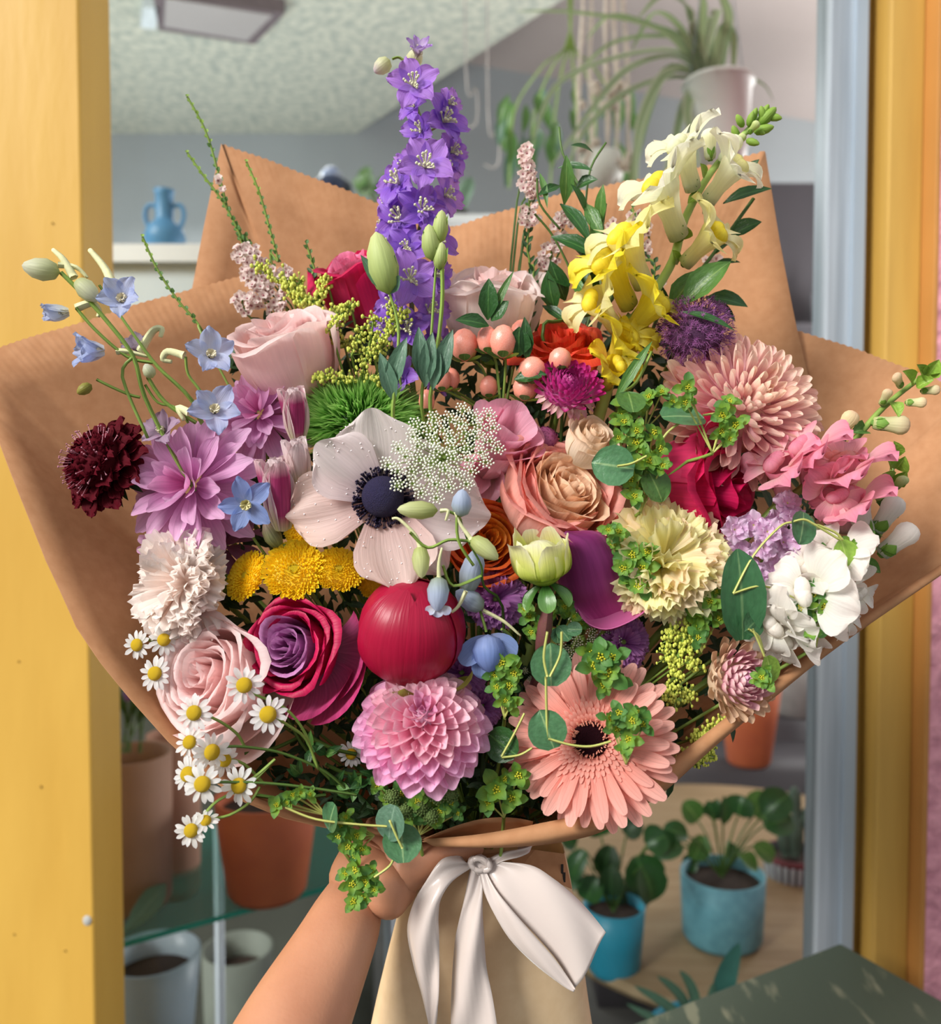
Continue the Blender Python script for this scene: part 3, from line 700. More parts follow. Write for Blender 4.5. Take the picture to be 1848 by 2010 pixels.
bushy(T, [(1250, 1680, 20, 60, 40), (1200, 1660, -20, 60, 26), (1150, 1670, -30, 60, 24), (1170, 1720, -20, 50, 26), (1230, 1740, 20, 60, 30), (1270, 1660, 40, -20, 28), (1180, 1640, -10, -40, 26), (1230, 1640, 30, -30, 26), (1290, 1640, 30, 30, 24),
          (1140, 1710, -30, 30, 24), (1200, 1700, 0, 60, 24), (1130, 1660, -30, -20, 22), (1260, 1700, 20, 70, 36)], 22, [M_LEAFD, M_LEAFF, M_LEAFD], hb, Y=1.42, s=s)
T, H, rt = pot('plant_pot', 'white and dark striped pot with small cactus beside the aluminium frame', 1556, 1672, 1775, 57, 46, 1.75, M_DARKCAB, cat='plant')
for k in range(26):
    a = k * 2 * math.pi / 26
    g = [(pxm(46, 1.75) * 1.02, .008), (pxm(57, 1.75) * 1.02, H * .9)]
    v = [(g[0][0] * math.cos(a - .07), g[0][0] * math.sin(a - .07), g[0][1]), (g[0][0] * math.cos(a + .07), g[0][0] * math.sin(a + .07), g[0][1]), (g[1][0] * math.cos(a + .07), g[1][0] * math.sin(a + .07), g[1][1]), (g[1][0] * math.cos(a - .07), g[1][0] * math.sin(a - .07), g[1][1])]
    v = [(x * q, y * q, z) for q in (1, .95) for x, y, z in v]
    part('stripe', mesh('stripe', (np.array(v), [(0, 1, 2, 3), (4, 7, 6, 5), (0, 4, 5, 1), (1, 5, 6, 2), (2, 6, 7, 3), (3, 7, 4, 0)], np.zeros((8, 2))), smooth=False), solid('pale_stripe', 'b5bdc6', .6, .1, 20), T)
s = pxm(1, 1.75); part('rim', mesh('rim', lathe([(57 * s, H - .012), (59 * s, H), (54 * s, H + .001), (52 * s, H - .02)], 28)), solid('dark_red_rim', '6d3238', .6), T)
for (x, y, x2, y2, r) in [(1560, 1680, 1562, 1600, 17), (1562, 1600, 1560, 1545, 12), (1555, 1640, 1535, 1590, 12), (1568, 1630, 1588, 1585, 11), (1545, 1680, 1535, 1630, 12)]:
    wpart('cactus_pad', tube([PY(x, y, 1.75), PY((x * 3 + x2) / 4, (y * 3 + y2) / 4, 1.75), PY((x + x2 * 3) / 4, (y + y2 * 3) / 4, 1.75), PY(x2, y2, 1.75)], [r * s * .6, r * s, r * s, r * s * .4], 10), solid('dark_cactus', '46574a', .7, .2, 30), T)
pot('terracotta_pot', 'terracotta pot on the dark table seen under the paper wrap at right', 1470, 1330, 1498, 62, 42, 2.4, M_TERRA)
pot('stone_pot', 'pale grey stone pot behind the aluminium frame at right', 1572, 1300, 1402, 50, 48, 2.75, solid('grey_stone', '8f8a87', .9, .15, 40))
single('stone_pot_stand', box(PY(1500, 1402, 2.6).x, PY(1640, 1402, 2.6).x, 2.62, 2.95, .0, PY(1570, 1400, 2.75).z), M_DARKCAB, 'dark plinth under the grey stone pot', 'plinth')
# low plant in front of the table
s = pxm(1, 1.25)
T = thing('potted_agave', 'blue green spiky leaved plant in front of the round table at the bottom', 'plant', T3(*PY(1380, 2040, 1.2)))
for (x, y, w) in [(1245, 1935, 10), (1290, 1915, 10), (1335, 1905, 11), (1345, 1960, 10), (1452, 1850, 24), (1230, 1970, 9), (1400, 1930, 10)]:
    ribbon_leaf(T, [PY(1380 if x < 1430 else 1450, 2060, 1.2), PY((x + 1390) / 2, y + 45 if x < 1430 else 1950, 1.2), PY(x, y, 1.2)], w * s, M_LEAFG if w < 20 else solid('blue_green_leaf', '3f7468', .5))
wpart('pot_body', xf(lathe([(.001, 0), (.06, 0), (.08, .12), (.07, .12), (.07, .1)], 20), T3(*(PY(1380, 2110, 1.2) - Vector((0, 0, .06))))), M_TEAL, T)
# lower left: glass shelf, pots above and below
sy = lambda x: 1848 - (x - 245) * (108 / 395)
zg = PY(245, 1848, 1.22).z
pa, pb = PZ(200, sy(200), zg), PZ(760, sy(760), zg)
far = [Vector((pb.x, 1.72, zg)), Vector((pa.x, 1.72, zg))]
top = [pa, pb] + far; V = np.array([tuple(p) for p in top] + [tuple(p - Vector((0, 0, .008))) for p in top])
mg2, nt, b, out = newmat('green_shelf_glass')
b.inputs['Base Color'].default_value = lin('1f8f7f'); b.inputs['Roughness'].default_value = .15
tr = nt.nodes.new('ShaderNodeBsdfTransparent'); tr.inputs[0].default_value = (.80, .9, .87, 1); ms = nt.nodes.new('ShaderNodeMixShader'); ms.inputs[0].default_value = .22
nt.links.new(tr.outputs[0], ms.inputs[1]); nt.links.new(b.outputs[0], ms.inputs[2]); nt.links.new(ms.outputs[0], out.inputs[0])
T = thing('glass_shelf', 'glass shelf with green edge holding clay pots at lower left', 'shelf', T3(*pa))
wpart('shelf_top', (V, [(0, 1, 2, 3), (7, 6, 5, 4)], V[:, :2].copy()), mg2, T, smooth=False)
V2 = np.array([tuple(p) for p in (pa - Vector((0, .001, 0)), pb - Vector((0, .001, 0)), pb - Vector((0, .001, .008)), pa - Vector((0, .001, .008)), pa, pb, pb - Vector((0, 0, .008)), pa - Vector((0, 0, .008)))])
wpart('polished_edge', (V2, [(3, 2, 1, 0), (4, 5, 6, 7), (0, 1, 5, 4), (2, 3, 7, 6)], V2[:, :2].copy()), solid('green_glass_edge', '2f9a86', .2, .1, 10), T, smooth=False)
for x, y in ((pa.x + .02, 1.7), (pb.x - .02, 1.7)): wpart('post', tube([(x, y, 0), (x, y, zg - .008)], .01, 8), M_ALU, T)
def zpot(cx, yb, z): return PZ(cx, yb, z).y
Y1 = zpot(525, 1752, zg)
T, H, rt = pot('terracotta_pot', 'orange terracotta pot on the glass shelf behind the chamomile', 525, 1560, 1752, 103, 78, Y1, M_TERRA)
Y2 = zpot(262, 1772, zg)
T, H, rt = pot('tan_pot', 'tan clay pot with dark soil on the glass shelf beside the yellow post', 262, 1478, 1772, 78, 74, Y2, M_TAN)
s = pxm(1, Y2); p = PY(262, 1478, Y2)
for k in range(7):
    a = p + RIGHT * rnd.uniform(-30, 30) * s; bb = PY(245 + k * 9, 1350 + rnd.uniform(-20, 20), Y2)
    wpart('stem', tube([a, bb], 2 * s, 5), M_STEMD, T)
    if k % 2: floret5(T, frame_at(bb, -FWD, UP, 12 * s), petal_mat('violet_bloom', ['a35ac8', 'c08ae0'], .3), eye=M_YG, name='bloom')
    leaf_to(T, a.lerp(bb, .5), bb + RIGHT * 15 * s * (1 if k % 2 else -1), 6 * s, M_LEAFD)
Y3 = Y2 + .14
pot('tan_pot', 'tall pale tan pot half hidden behind the chamomile on the glass shelf', 345, 1440, 1752, 52, 48, Y3, M_TERRAP)
pot('white_pot', 'tall white blue pot standing under the glass shelf by the yellow post', 305, 1870, 2190, 92, 60, 1.5, solid('blue_white_glaze', 'a9bac6', .35, .08, 12))
pot('grey_pot', 'dull grey pot standing under the middle of the glass shelf', 470, 1860, 2190, 70, 60, 1.9, solid('dull_grey', '6f756c', .7, .15, 12))
T = thing('trailing_leaf', 'long green leaf hanging between the tan pot and the yellow post', 'leaf', T3(*PY(250, 1800, 1.2)))
leaf_to(T, PY(325, 1735, 1.3), PY(238, 1835, 1.2), .016, M_LEAFG, face=-FWD)
# green weathered bench top outside, lower right
zc_ = PY(1650, 1850, 1.0).z; c = PZ(1650, 1850, zc_); l = PZ(1240, 2010, zc_); r_ = PZ(1848, 1962, zc_)
u1 = (l - c) * 1.5; u2 = (r_ - c) * 4.0
M_BENCH = solid('weathered_green_paint', '4a5546', .55, .2, 9, c2='7d7f68', thr=(.36, .43), stretch=(4, 1, 1), bump=.4)
q = [c, c + u1, c + u1 + u2, c + u2]
V = np.array([tuple(p) for p in q] + [tuple(p - Vector((0, 0, .03))) for p in q])
T = thing('bench', 'weathered dark green bench top at the lower right corner', 'bench', T3(c.x, c.y, 0))
o = wpart('bench_top', (V, [(0, 3, 2, 1), (4, 5, 6, 7), (0, 1, 5, 4), (1, 2, 6, 5), (2, 3, 7, 6), (3, 0, 4, 7)], V[:, :2].copy()), M_BENCH, T, smooth=False); bevel(o, .003)
for f1, f2 in ((.08, .1), (.9, .1), (.9, .9), (.08, .9)):
    p = c + u1 * f1 + u2 * f2; wpart('leg', box(p.x - .02, p.x + .02, p.y - .02, p.y + .02, 0, zc_ - .03), M_BENCH, T, smooth=False)
# ------------------------------------------------------------------ paper wrap
M_KRAFT = solid('kraft_paper', 'c8946a', .8, .06, 140, c2='bd885e', bump=.12, bdist=.0006, trans=.22)
M_BAG = solid('pale_kraft_paper', 'ecd0a8', .7, .05, 120, c2='e4c69c', bump=.12, bdist=.0006, trans=.15)
APX = P(925, 1668, .565)
def zig(pts, amp, step):
    "resample px polyline (px,py,d) and add a pinked zigzag edge"
    out = []; k = 0
    for a, b in zip(pts[:-1], pts[1:]):
        L = math.hypot(b[0] - a[0], b[1] - a[1]); n = max(1, int(L / step)); nx, ny = (b[1] - a[1]) / L, -(b[0] - a[0]) / L
        for i in range(n):
            t = i / n; s = amp * (1 if k % 2 else -1); k += 1
            out.append((a[0] + (b[0] - a[0]) * t + nx * s, a[1] + (b[1] - a[1]) * t + ny * s, a[2] + (b[2] - a[2]) * t))
    out.append(pts[-1]); return out
def sheet(T, rim, inner, bulge=.03, nv=14, wob=.004, label=None, seed=0, fold=0):
    r = [P(*p) for p in rim]; n = len(r); V = []; U = []
    for j in range(nv + 1):
        s = j / nv
        for i, p in enumerate(r):
            q = inner(i / (n - 1)) if callable(inner) else inner
            c = p.lerp(q, s) + FWD * (bulge * math.sin(math.pi * min(1, s * 1.1)) ) - UP * (bulge * .3 * math.sin(math.pi * s))
            c = c + FWD * (wob * math.sin(i / n * 9 + seed) * (1 - s) * math.sin(s * 5 + seed)) + FWD * .0012 * math.sin(i / n * 37 + s * 21 + seed * 3)
            V.append(tuple(c)); U.append((i / (n - 1), s))
    o = wpart('paper_sheet', (np.array(V), gridf(n - 1, nv), np.array(U)), M_KRAFT, T, label=label)
    m = o.modifiers.new('thick', 'SOLIDIFY'); m.thickness = .0005
    return o
wrapT = thing('paper_wrap', 'brown kraft paper wrap around the bouquet', 'paper wrap', T3(*APX))
sheet(wrapT, zig([(300, 980, .62), (375, 565, .665), (435, 282, .685)], 0, 20) + zig([(436, 283, .685), (560, 330, .688), (735, 395, .69), (910, 448, .69), (960, 470, .69), (1060, 520, .692)], 1.6, 7), APX, .05, label='tall back sheet rising to a peak at upper left', seed=1)
sheet(wrapT, zig([(860, 452, .684), (910, 437, .684), (1100, 385, .682), (1330, 335, .678), (1500, 298, .672)], 1.6, 7) + zig([(1502, 300, .672), (1530, 470, .665), (1563, 645, .656), (1620, 900, .64)], 0, 30), APX, .05, label='tall back sheet rising to a peak at upper right', seed=2)
sheet(wrapT, zig([(560, 520, .67), (480, 541, .66), (375, 567, .64), (250, 604, .62), (0, 681, .585), (-60, 700, .57)], 1.2, 7) + zig([(-58, 710, .57), (-30, 800, .56), (0, 868, .545), (35, 960, .53), (88, 1100, .515), (150, 1230, .505), (200, 1300, .5), (262, 1376, .497), (330, 1455, .493), (400, 1520, .49), (480, 1572, .49), (560, 1603, .492), (640, 1622, .495), (740, 1638, .497), (830, 1649, .50)], 0, 14), APX, .045, nv=16, label='left sheet flaring out beside the dark red flower', seed=3)
sheet(wrapT, zig([(1500, 620, .67), (1565, 645, .66), (1700, 690, .63), (1790, 725, .61), (1900, 775, .59)], 1.2, 7) + zig([(1900, 780, .59), (1910, 1000, .56), (1848, 1108, .545), (1800, 1145, .538), (1650, 1252, .525), (1525, 1340, .512), (1400, 1440, .502), (1300, 1520, .496), (1200, 1580, .492), (1120, 1618, .49), (1060, 1640, .49), (1000, 1652, .49), (920, 1655, .495), (830, 1650, .50)], 0, 14), APX, .045, nv=16, label='right sheet flaring out under the pink snapdragons', seed=4)
# rolled outer lip of the right sheet, seen from below
lip = [(1860, 1100, 1862, 1118, .54), (1650, 1240, 1652, 1264, .52), (1525, 1330, 1530, 1362, .508), (1400, 1428, 1408, 1462, .498), (1300, 1506, 1310, 1550, .49), (1200, 1568, 1240, 1598, .486), (1120, 1602, 1180, 1634, .484), (1060, 1616, 1110, 1652, .484), (1000, 1628, 1040, 1661, .485), (920, 1640, 960, 1664, .49), (830, 1647, 880, 1658, .497)]
A = smooth_path([P(a, b, d) for a, b, _, _, d in lip], 4); B = smooth_path([P(a, b, d + .006) for _, _, a, b, d in lip], 4)
V = []; U = []; n = len(A)
for j in range(6):
    s = j / 5
    for i in range(n):
        V.append(tuple(A[i].lerp(B[i], s) - FWD * .007 * math.sin(math.pi * s) )); U.append((i / (n - 1), s))
o = wpart('paper_lip', (np.array(V), gridf(n - 1, 5), np.array(U)), M_KRAFT, wrapT); o.modifiers.new('thick', 'SOLIDIFY').thickness = .0005
# inner paper tongue at the bottom centre
V = []; U = []
for j in range(6):
    for i in range(15):
        s = i / 14; t = j / 5
        top_ = P(832 + 215 * s, 1646 - 42 * math.sin(s * 2.2), .50 + .012 * t); V.append(tuple(top_.lerp(P(850 + 190 * s, 1655, .515), t))); U.append((s, t))
o = wpart('paper_lip', (np.array(V), gridf(14, 5), np.array(U)), M_KRAFT, wrapT); o.modifiers.new('thick', 'SOLIDIFY').thickness = .0005
# lower stem bag of paler kraft paper
bagT = thing('stem_wrap', 'pale kraft paper sleeve around the stems under the bow', 'paper sleeve', T3(*P(940, 2000, .55)))
V = []; U = []; nseg = 40; rows = 14
for j in range(rows + 1):
    t = j / rows; py = 1664 + t * 460
    L_ = 822 - 116 * t ** .8; R_ = 1108 + 72 * t ** .9
    cx = (L_ + R_) / 2; hw = (R_ - L_) / 2
    for i in range(nseg + 1):
        a = 2 * math.pi * i / nseg
        d = .565 - .002 * t
        fl = math.copysign(abs(math.cos(a)) ** .7, math.cos(a)); wv = 1 + .02 * math.sin(a * 5 + 1) * t + .03 * math.sin(3 * a + t * 2)
        c = P(cx + hw * fl * (1 + .006 * math.sin(a * 9 + t * 7)), py + 6 * math.sin(a * 2), d) - FWD * (.036 * math.sin(a) * wv)
        V.append(tuple(c)); U.append((i / nseg, t))
o = wpart('paper_sleeve', (np.array(V), gridf(nseg, rows), np.array(U)), M_BAG, bagT); o.modifiers.new('thick', 'SOLIDIFY').thickness = .0005
# folded top corner at right and torn crease pieces
V = np.array([tuple(P(*p)) for p in [(985, 1672, .528), (1050, 1668, .53), (1107, 1676, .54), (1122, 1745, .54), (1100, 1735, .53), (1020, 1705, .524)]])
o = wpart('folded_corner', (V, [(0, 1, 2, 5), (2, 3, 4, 5)], V[:, :2].copy()), M_KRAFT, bagT, smooth=False); o.modifiers.new('thick', 'SOLIDIFY').thickness = .0006
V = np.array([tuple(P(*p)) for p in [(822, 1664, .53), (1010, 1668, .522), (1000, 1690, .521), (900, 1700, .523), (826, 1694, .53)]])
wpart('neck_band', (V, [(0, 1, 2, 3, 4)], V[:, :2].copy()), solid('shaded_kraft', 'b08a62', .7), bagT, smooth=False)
for x, y in ((1108, 1722), (1104, 1706)):
    wpart('staple_mark', xf(box(-.0008, .0008, -.0003, .0003, -.003, .003), T3(*P(x, y, .533))), solid('black_mark', '2b2522', .6), bagT, smooth=False)

# ------------------------------------------------------------------ ribbon bow
msat, nt, b, out = newmat('white_satin'); b.inputs['Base Color'].default_value = lin('dfd2cb'); b.inputs['Roughness'].default_value = .28
tc = nt.nodes.new('ShaderNodeTexCoord'); mp = nt.nodes.new('ShaderNodeMapping'); mp.inputs['Scale'].default_value = (3, 200, 1)
uvn = nt.nodes.new('ShaderNodeUVMap'); uvn.uv_map = 'UVMap'; nt.links.new(uvn.outputs[0], mp.inputs[0])
no = nt.nodes.new('ShaderNodeTexNoise'); no.inputs['Scale'].default_value = 1; nt.links.new(mp.outputs[0], no.inputs['Vector'])
bp = nt.nodes.new('ShaderNodeBump'); bp.inputs['Strength'].default_value = .06; bp.inputs['Distance'].default_value = .001; nt.links.new(no.outputs[0], bp.inputs['Height']); nt.links.new(bp.outputs[0], b.inputs['Normal'])
b.inputs['Sheen Weight'].default_value = .4; b.inputs['Sheen Roughness'].default_value = .4; b.inputs['Specular IOR Level'].default_value = .6
t_ = nt.nodes.new('ShaderNodeBsdfTranslucent'); t_.inputs[0].default_value = lin('efe2da'); ms = nt.nodes.new('ShaderNodeMixShader'); ms.inputs[0].default_value = .15
nt.links.new(b.outputs[0], ms.inputs[1]); nt.links.new(t_.outputs[0], ms.inputs[2]); nt.links.new(ms.outputs[0], out.inputs[0])
bow = thing('ribbon_bow', 'white satin ribbon bow with long tails below the bouquet', 'ribbon', T3(*P(945, 1695, .51)))
def band(name, rows, label=None, k=5, na=8, wave=.0025, ph=0):
    "rows: (left px,py,d),(right px,py,d) pairs along the band"
    A = smooth_path([P(*a) for a, b in rows], k); B = smooth_path([P(*b) for a, b in rows], k); V = []; U = []; n = len(A)
    for j in range(n):
        for i in range(na + 1):
            s = i / na; c = A[j].lerp(B[j], s) - FWD * (wave * math.sin(s * math.pi * 2 + ph + j * .25) + wave * 1.3 * math.sin(math.pi * s))
            V.append(tuple(c)); U.append((s, j / (n - 1)))
    o = wpart(name, (np.array(V), gridf(na, n - 1), np.array(U)), msat, bow, label=label); o.modifiers.new('thick', 'SOLIDIFY').thickness = .0004
    return o
band('tail', [((905, 1680, .512), (935, 1698, .51)), ((868, 1684, .506), (890, 1725, .503)), ((835, 1730, .503), (866, 1760, .498)), ((812, 1775, .502), (860, 1800, .496)), ((800, 1830, .502), (862, 1850, .495)), ((812, 1890, .503), (863, 1900, .498)), ((830, 1950, .505), (862, 1955, .5)), ((842, 2010, .507), (856, 2010, .505)), ((846, 2060, .508), (852, 2060, .507))], 'left ribbon tail')
band('tail', [((925, 1700, .511), (950, 1700, .509)), ((915, 1750, .508), (948, 1745, .505)), ((905, 1790, .507), (947, 1790, .503)), ((895, 1840, .507), (950, 1840, .502)), ((890, 1900, .508), (955, 1900, .503)), ((887, 1960, .509), (968, 1960, .504)), ((886, 2020, .51), (978, 2020, .506)), ((885, 2080, .51), (985, 2080, .508))], 'middle ribbon tail')
band('tail', [((950, 1706, .51), (965, 1690, .508)), ((970, 1740, .503), (1040, 1695, .503)), ((1005, 1785, .498), (1085, 1722, .5)), ((1050, 1835, .495), (1130, 1762, .498)), ((1095, 1888, .494), (1165, 1800, .497)), ((1128, 1940, .494), (1190, 1830, .497))], 'wide right ribbon tail', wave=.002)
band('tail_fold', [((942, 1712, .506), (952, 1704, .505)), ((950, 1745, .501), (972, 1742, .499)), ((965, 1782, .497), (1004, 1784, .494)), ((1000, 1842, .495), (1050, 1838, .491)), ((1050, 1893, .494), (1090, 1884, .490)), ((1100, 1930, .493), (1122, 1928, .491)), ((1126, 1944, .492), (1130, 1940, .491))], 'folded under edge of the right tail', wave=.001)
band('loop', [((950, 1690, .512), (952, 1712, .51)), ((985, 1672, .51), (985, 1690, .506)), ((1030, 1664, .511), (1020, 1682, .507)), ((1046, 1660, .516), (1036, 1674, .514)), ((1020, 1660, .52), (1010, 1672, .52))], 'small upper loop', wave=.001)
band('loop', [((905, 1672, .514), (915, 1700, .51)), ((890, 1690, .512), (888, 1720, .506)), ((872, 1712, .512), (884, 1728, .508))], 'small left loop', wave=.001)
gs = []
for k in range(7):
    a = k * .9; q = [P(938 + 16 * math.cos(a + j) + k * 1.5, 1697 + 12 * math.sin(a + j * 1.2), .5065 - .004 * math.sin(j)) for j in np.linspace(0, 3, 8)]
    gs.append(tube(q, .0016, 6))
wpart('knot', joing(gs + [ball(.006, 8, 12, P(942, 1698, .510))]), msat, bow)

# ------------------------------------------------------------------ arm and hand
mskin, nt, b, out = newmat('skin')
no = nt.nodes.new('ShaderNodeTexNoise'); no.inputs['Scale'].default_value = 22; no.inputs['Detail'].default_value = 5
tc = nt.nodes.new('ShaderNodeTexCoord'); nt.links.new(tc.outputs['Object'], no.inputs['Vector'])
rp = nt.nodes.new('ShaderNodeValToRGB'); rp.color_ramp.elements[0].position = .3; rp.color_ramp.elements[1].position = .7
rp.color_ramp.elements[0].color = lin('b47a5b'); rp.color_ramp.elements[1].color = lin('c68d6c'); nt.links.new(no.outputs[0], rp.inputs[0]); nt.links.new(rp.outputs[0], b.inputs['Base Color'])
b.inputs['Roughness'].default_value = .48; b.inputs['Subsurface Weight'].default_value = .12; b.inputs['Subsurface Radius'].default_value = (.01, .004, .002); b.inputs['Subsurface Scale'].default_value = .5
n2 = nt.nodes.new('ShaderNodeTexNoise'); n2.inputs['Scale'].default_value = 500; n2.inputs['Detail'].default_value = 3; nt.links.new(tc.outputs['Object'], n2.inputs['Vector'])
bp = nt.nodes.new('ShaderNodeBump'); bp.inputs['Strength'].default_value = .25; bp.inputs['Distance'].default_value = .0006; nt.links.new(n2.outputs[0], bp.inputs['Height']); nt.links.new(bp.outputs[0], b.inputs['Normal'])
nodes = [(455, 2330, .41, .036), (545, 2080, .45, .0325), (612, 1945, .478, .0278), (660, 1850, .497, .0235), (695, 1775, .513, .0212), (728, 1712, .527, .0208), (760, 1668, .538, .0205), (800, 1630, .55, .018)]
# palm -> thumb across the front, fingers round the back
chains = [[(5, None), (762, 1758, .509, .0165), (742, 1806, .505, .0115)],
          [(6, None), (802, 1716, .514, .0140), (850, 1682, .517, .0100), (890, 1667, .518, .0085), (925, 1660, .519, .0078), (952, 1657, .521, .0062)],
          [(7, None), (830, 1622, .572, .0105), (880, 1625, .597, .0098), (930, 1630, .610, .0090), (975, 1632, .612, .0078)],
          [(6, None), (822, 1650, .572, .0105), (875, 1655, .600, .0098), (930, 1660, .614, .0092), (985, 1662, .612, .0080)],
          [(5, None), (815, 1680, .570, .0100), (870, 1688, .600, .0094), (925, 1692, .614, .0088), (975, 1694, .612, .0076)],
          [(5, None), (808, 1712, .565, .0092), (860, 1720, .595, .0086), (905, 1724, .610, .0080), (945, 1726, .610, .0068)]]
vs = [tuple(P(a, b_, d)) for a, b_, d, r in nodes]; rs = [r for *_, r in nodes]; es = [(i, i + 1) for i in range(len(nodes) - 1)]
for ch in chains:
    prev = ch[0][0]
    for a, b_, d, r in ch[1:]:
        vs.append(tuple(P(a, b_, d))); rs.append(r); es.append((prev, len(vs) - 1)); prev = len(vs) - 1
o0 = Vector(vs[3]); me = bpy.data.meshes.new('body'); me.from_pydata([tuple(Vector(v) - o0) for v in vs], es, [])
hand = thing('person', 'bare left arm and hand holding the bouquet from below', 'person', T3(*o0))
ho = part('arm_and_hand', me, None, hand)
sk = ho.modifiers.new('skin', 'SKIN'); sk.use_smooth_shade = True
for i, r in enumerate(rs):
    sv = me.skin_vertices[0].data[i]; sv.radius = (r * 1.04, r * 1.04); sv.use_root = (i == 0)
sb = ho.modifiers.new('sub', 'SUBSURF'); sb.levels = 2; sb.render_levels = 2
me.materials.append(mskin)
def surf_dot(px, py, d, r, m, name, lab): 
    wpart(name, ball(r, 5, 8, P(px, py, d)), m, hand, label=lab)
# ------------------------------------------------------------------ flowers
def head(name, label, cat, px, py, rpx, face=(0, .3), off=0, roll=0, stem=True, d=None, srad=.0018, smat=None, back=.05, group=None):
    d = D(px, py, off) if d is None else d
    M = HM(px, py, d, face, roll, rpx); T = thing(name, label, cat, M, group)
    if stem: stem_to_tie(T, M, srad, smat, back)
    return T, M
def pm(name, cols, trans=.28, *a, **k): return petal_mat(name, cols, min(.5, trans * 1.3), *a, **k)
# ---- roses
m_pale = pm('rose_pale_pink', ['f5e6d2', 'f9dcd8', 'fbe2df'], .35, .03)
m_palei = pm('rose_pale_inner', ['f7c6c0', 'fad2cf', 'fce2e0'], .35, .03)
m_hot = pm('rose_hot_pink', ['ee84a8', 'e4356f', 'da1f5c'], .25, .12)
m_hoti = pm('rose_hot_inner', ['c81f52', 'e23a72', 'f08bb0'], .25, .1)
m_white = pm('rose_white', ['fbf3e0', 'fbf1e8', 'fbe8e2'], .35, .02)
m_redor = pm('rose_red_orange', ['fbb84e', 'f6813f', 'ee4a3a'], .25, .12)
m_cream = pm('rose_cream', ['fbf5de', 'fcf1dd', 'f9dfc4'], .35, .02)
m_peach = pm('rose_peach', ['fccbae', 'fec6b4', 'fcb0a6'], .32, .08)
m_peachi = pm('rose_peach_inner', ['f9be8c', 'fccfa6', 'fedcbc'], .32, .08)
m_oran = pm('rose_orange', ['fcc03e', 'fb9a32', 'f66a32'], .3, .1)
m_orani = pm('rose_orange_inner', ['fdca46', 'feb03c', 'fb9630'], .3, .1)
m_mag = pm('rose_magenta', ['b8184e', 'cc1c5c', 'c81452'], .2, .12)
m_magi = pm('rose_lavender', ['a04a8c', 'bd6fae', 'cf8fc4'], .3, .1)
m_mago = pm('rose_magenta_outer', ['e39ac0', 'd2659a', 'c8427c'], .3, .16)
T, M = head('rose', 'pale blush rose seen from the side at upper left', 'rose', 566, 690, 108, (-.5, 1.9, 1), 0, 20)
rose(T, m_pale, 20, .92, m_palei, 3, 1.1, lip=.2, wav=.05, drop=.12)
T, M = head('rose', 'hot pink rose behind the closed green lisianthus bud', 'rose', 700, 560, 84, (-.5, 1.7, 1), .03, 10)
rose(T, m_hot, 16, .9, m_hoti, 5, 1.2, lip=.3, wav=.07, drop=.1)
T, M = head('rose', 'white rose tinged with blush behind the hypericum berries', 'rose', 966, 598, 104, (.1, 2.2, 1), .02, 0)
rose(T, m_white, 20, .93, m_pale, 8, 1.05, lip=.26, wav=.07, drop=.12)
T, M = head('rose', 'red and orange rose under the snapdragon spike', 'rose', 1105, 692, 86, (-.1, 1.5, 1), .015, 40)
rose(T, m_redor, 20, 1.0, None, 11, .95, lip=.2, wav=.06)
T, M = head('rose', 'small cream spray rose below the magenta strawflower', 'rose', 1160, 868, 60, (.5, .9, 1), -.01, 0)
rose(T, m_cream, 18, .85, m_cream, 14, 1.05, lip=.1, wav=.02)
T, M = head('rose', 'large open peach garden rose in the centre', 'rose', 1100, 980, 122, (.55, .75, 1), 0, 0)
rose(T, m_peach, 40, 1.02, m_peachi, 17, .85, lip=.14, wav=.06, core=.06, pw=.9, drop=.2)
T, M = head('rose', 'vivid orange rose behind the pale green larkspur buds', 'rose', 950, 1062, 84, (.3, .35, 1), .012, 20)
rose(T, m_oran, 26, 1.0, m_orani, 21, .85, lip=.14, wav=.03)
T, M = head('rose', 'crimson pink rose on the right under the peach chrysanthemum', 'rose', 1385, 960, 118, (1.1, -.15, 1), .004, 30)
rose(T, m_hot, 14, .92, m_mag, 25, 1.2, lip=.24, wav=.06)
T, M = head('rose', 'big blush rose at lower left behind the chamomile', 'rose', 420, 1325, 118, (-.45, .35, 1), -.006, 10)
rose(T, m_pale, 26, 1.0, m_palei, 29, .9, lip=.16, wav=.05, core=.05)
for k, (a, b_, w, l) in enumerate([((420, 1370), (520, 1445), .05, 0)]): pass
g = xf(wrap([(0, .15, -1.0), (.35, .9, -.85), (.7, 1.3, -.55), (1, 1.42, -.25)], 46, 12, 10, .22, .05, .05, .1, .03), ang(-142))
part('petal', mesh('petal', g), m_pale, T)
g = xf(wrap([(0, .15, -1.0), (.35, .8, -.75), (.7, 1.15, -.45), (1, 1.2, -.1)], 50, 12, 10, .22, .05, .05, .1, .03), ang(-175))
part('petal', mesh('petal', g), m_pale, T)
T, M = head('rose', 'magenta rose with lavender heart left of the peony bud', 'rose', 575, 1268, 92, (-.35, .25, 1), -.008, 0)
rose(T, m_mag, 24, 1.0, m_magi, 33, 1.0, lip=.16, wav=.04)
for a_, s_ in ((-125, 1.0), (-95, .9), (-150, .85)):
    g = xf(wrap([(0, .15, -1.1), (.35, .9, -.95), (.7, 1.5, -.55), (1, 1.72, .0)], 42, 12, 10, .25, .05, .05, .12, .04), ang(a_) @ SC(s_))
    part('petal', mesh('petal', g), m_mago, T)
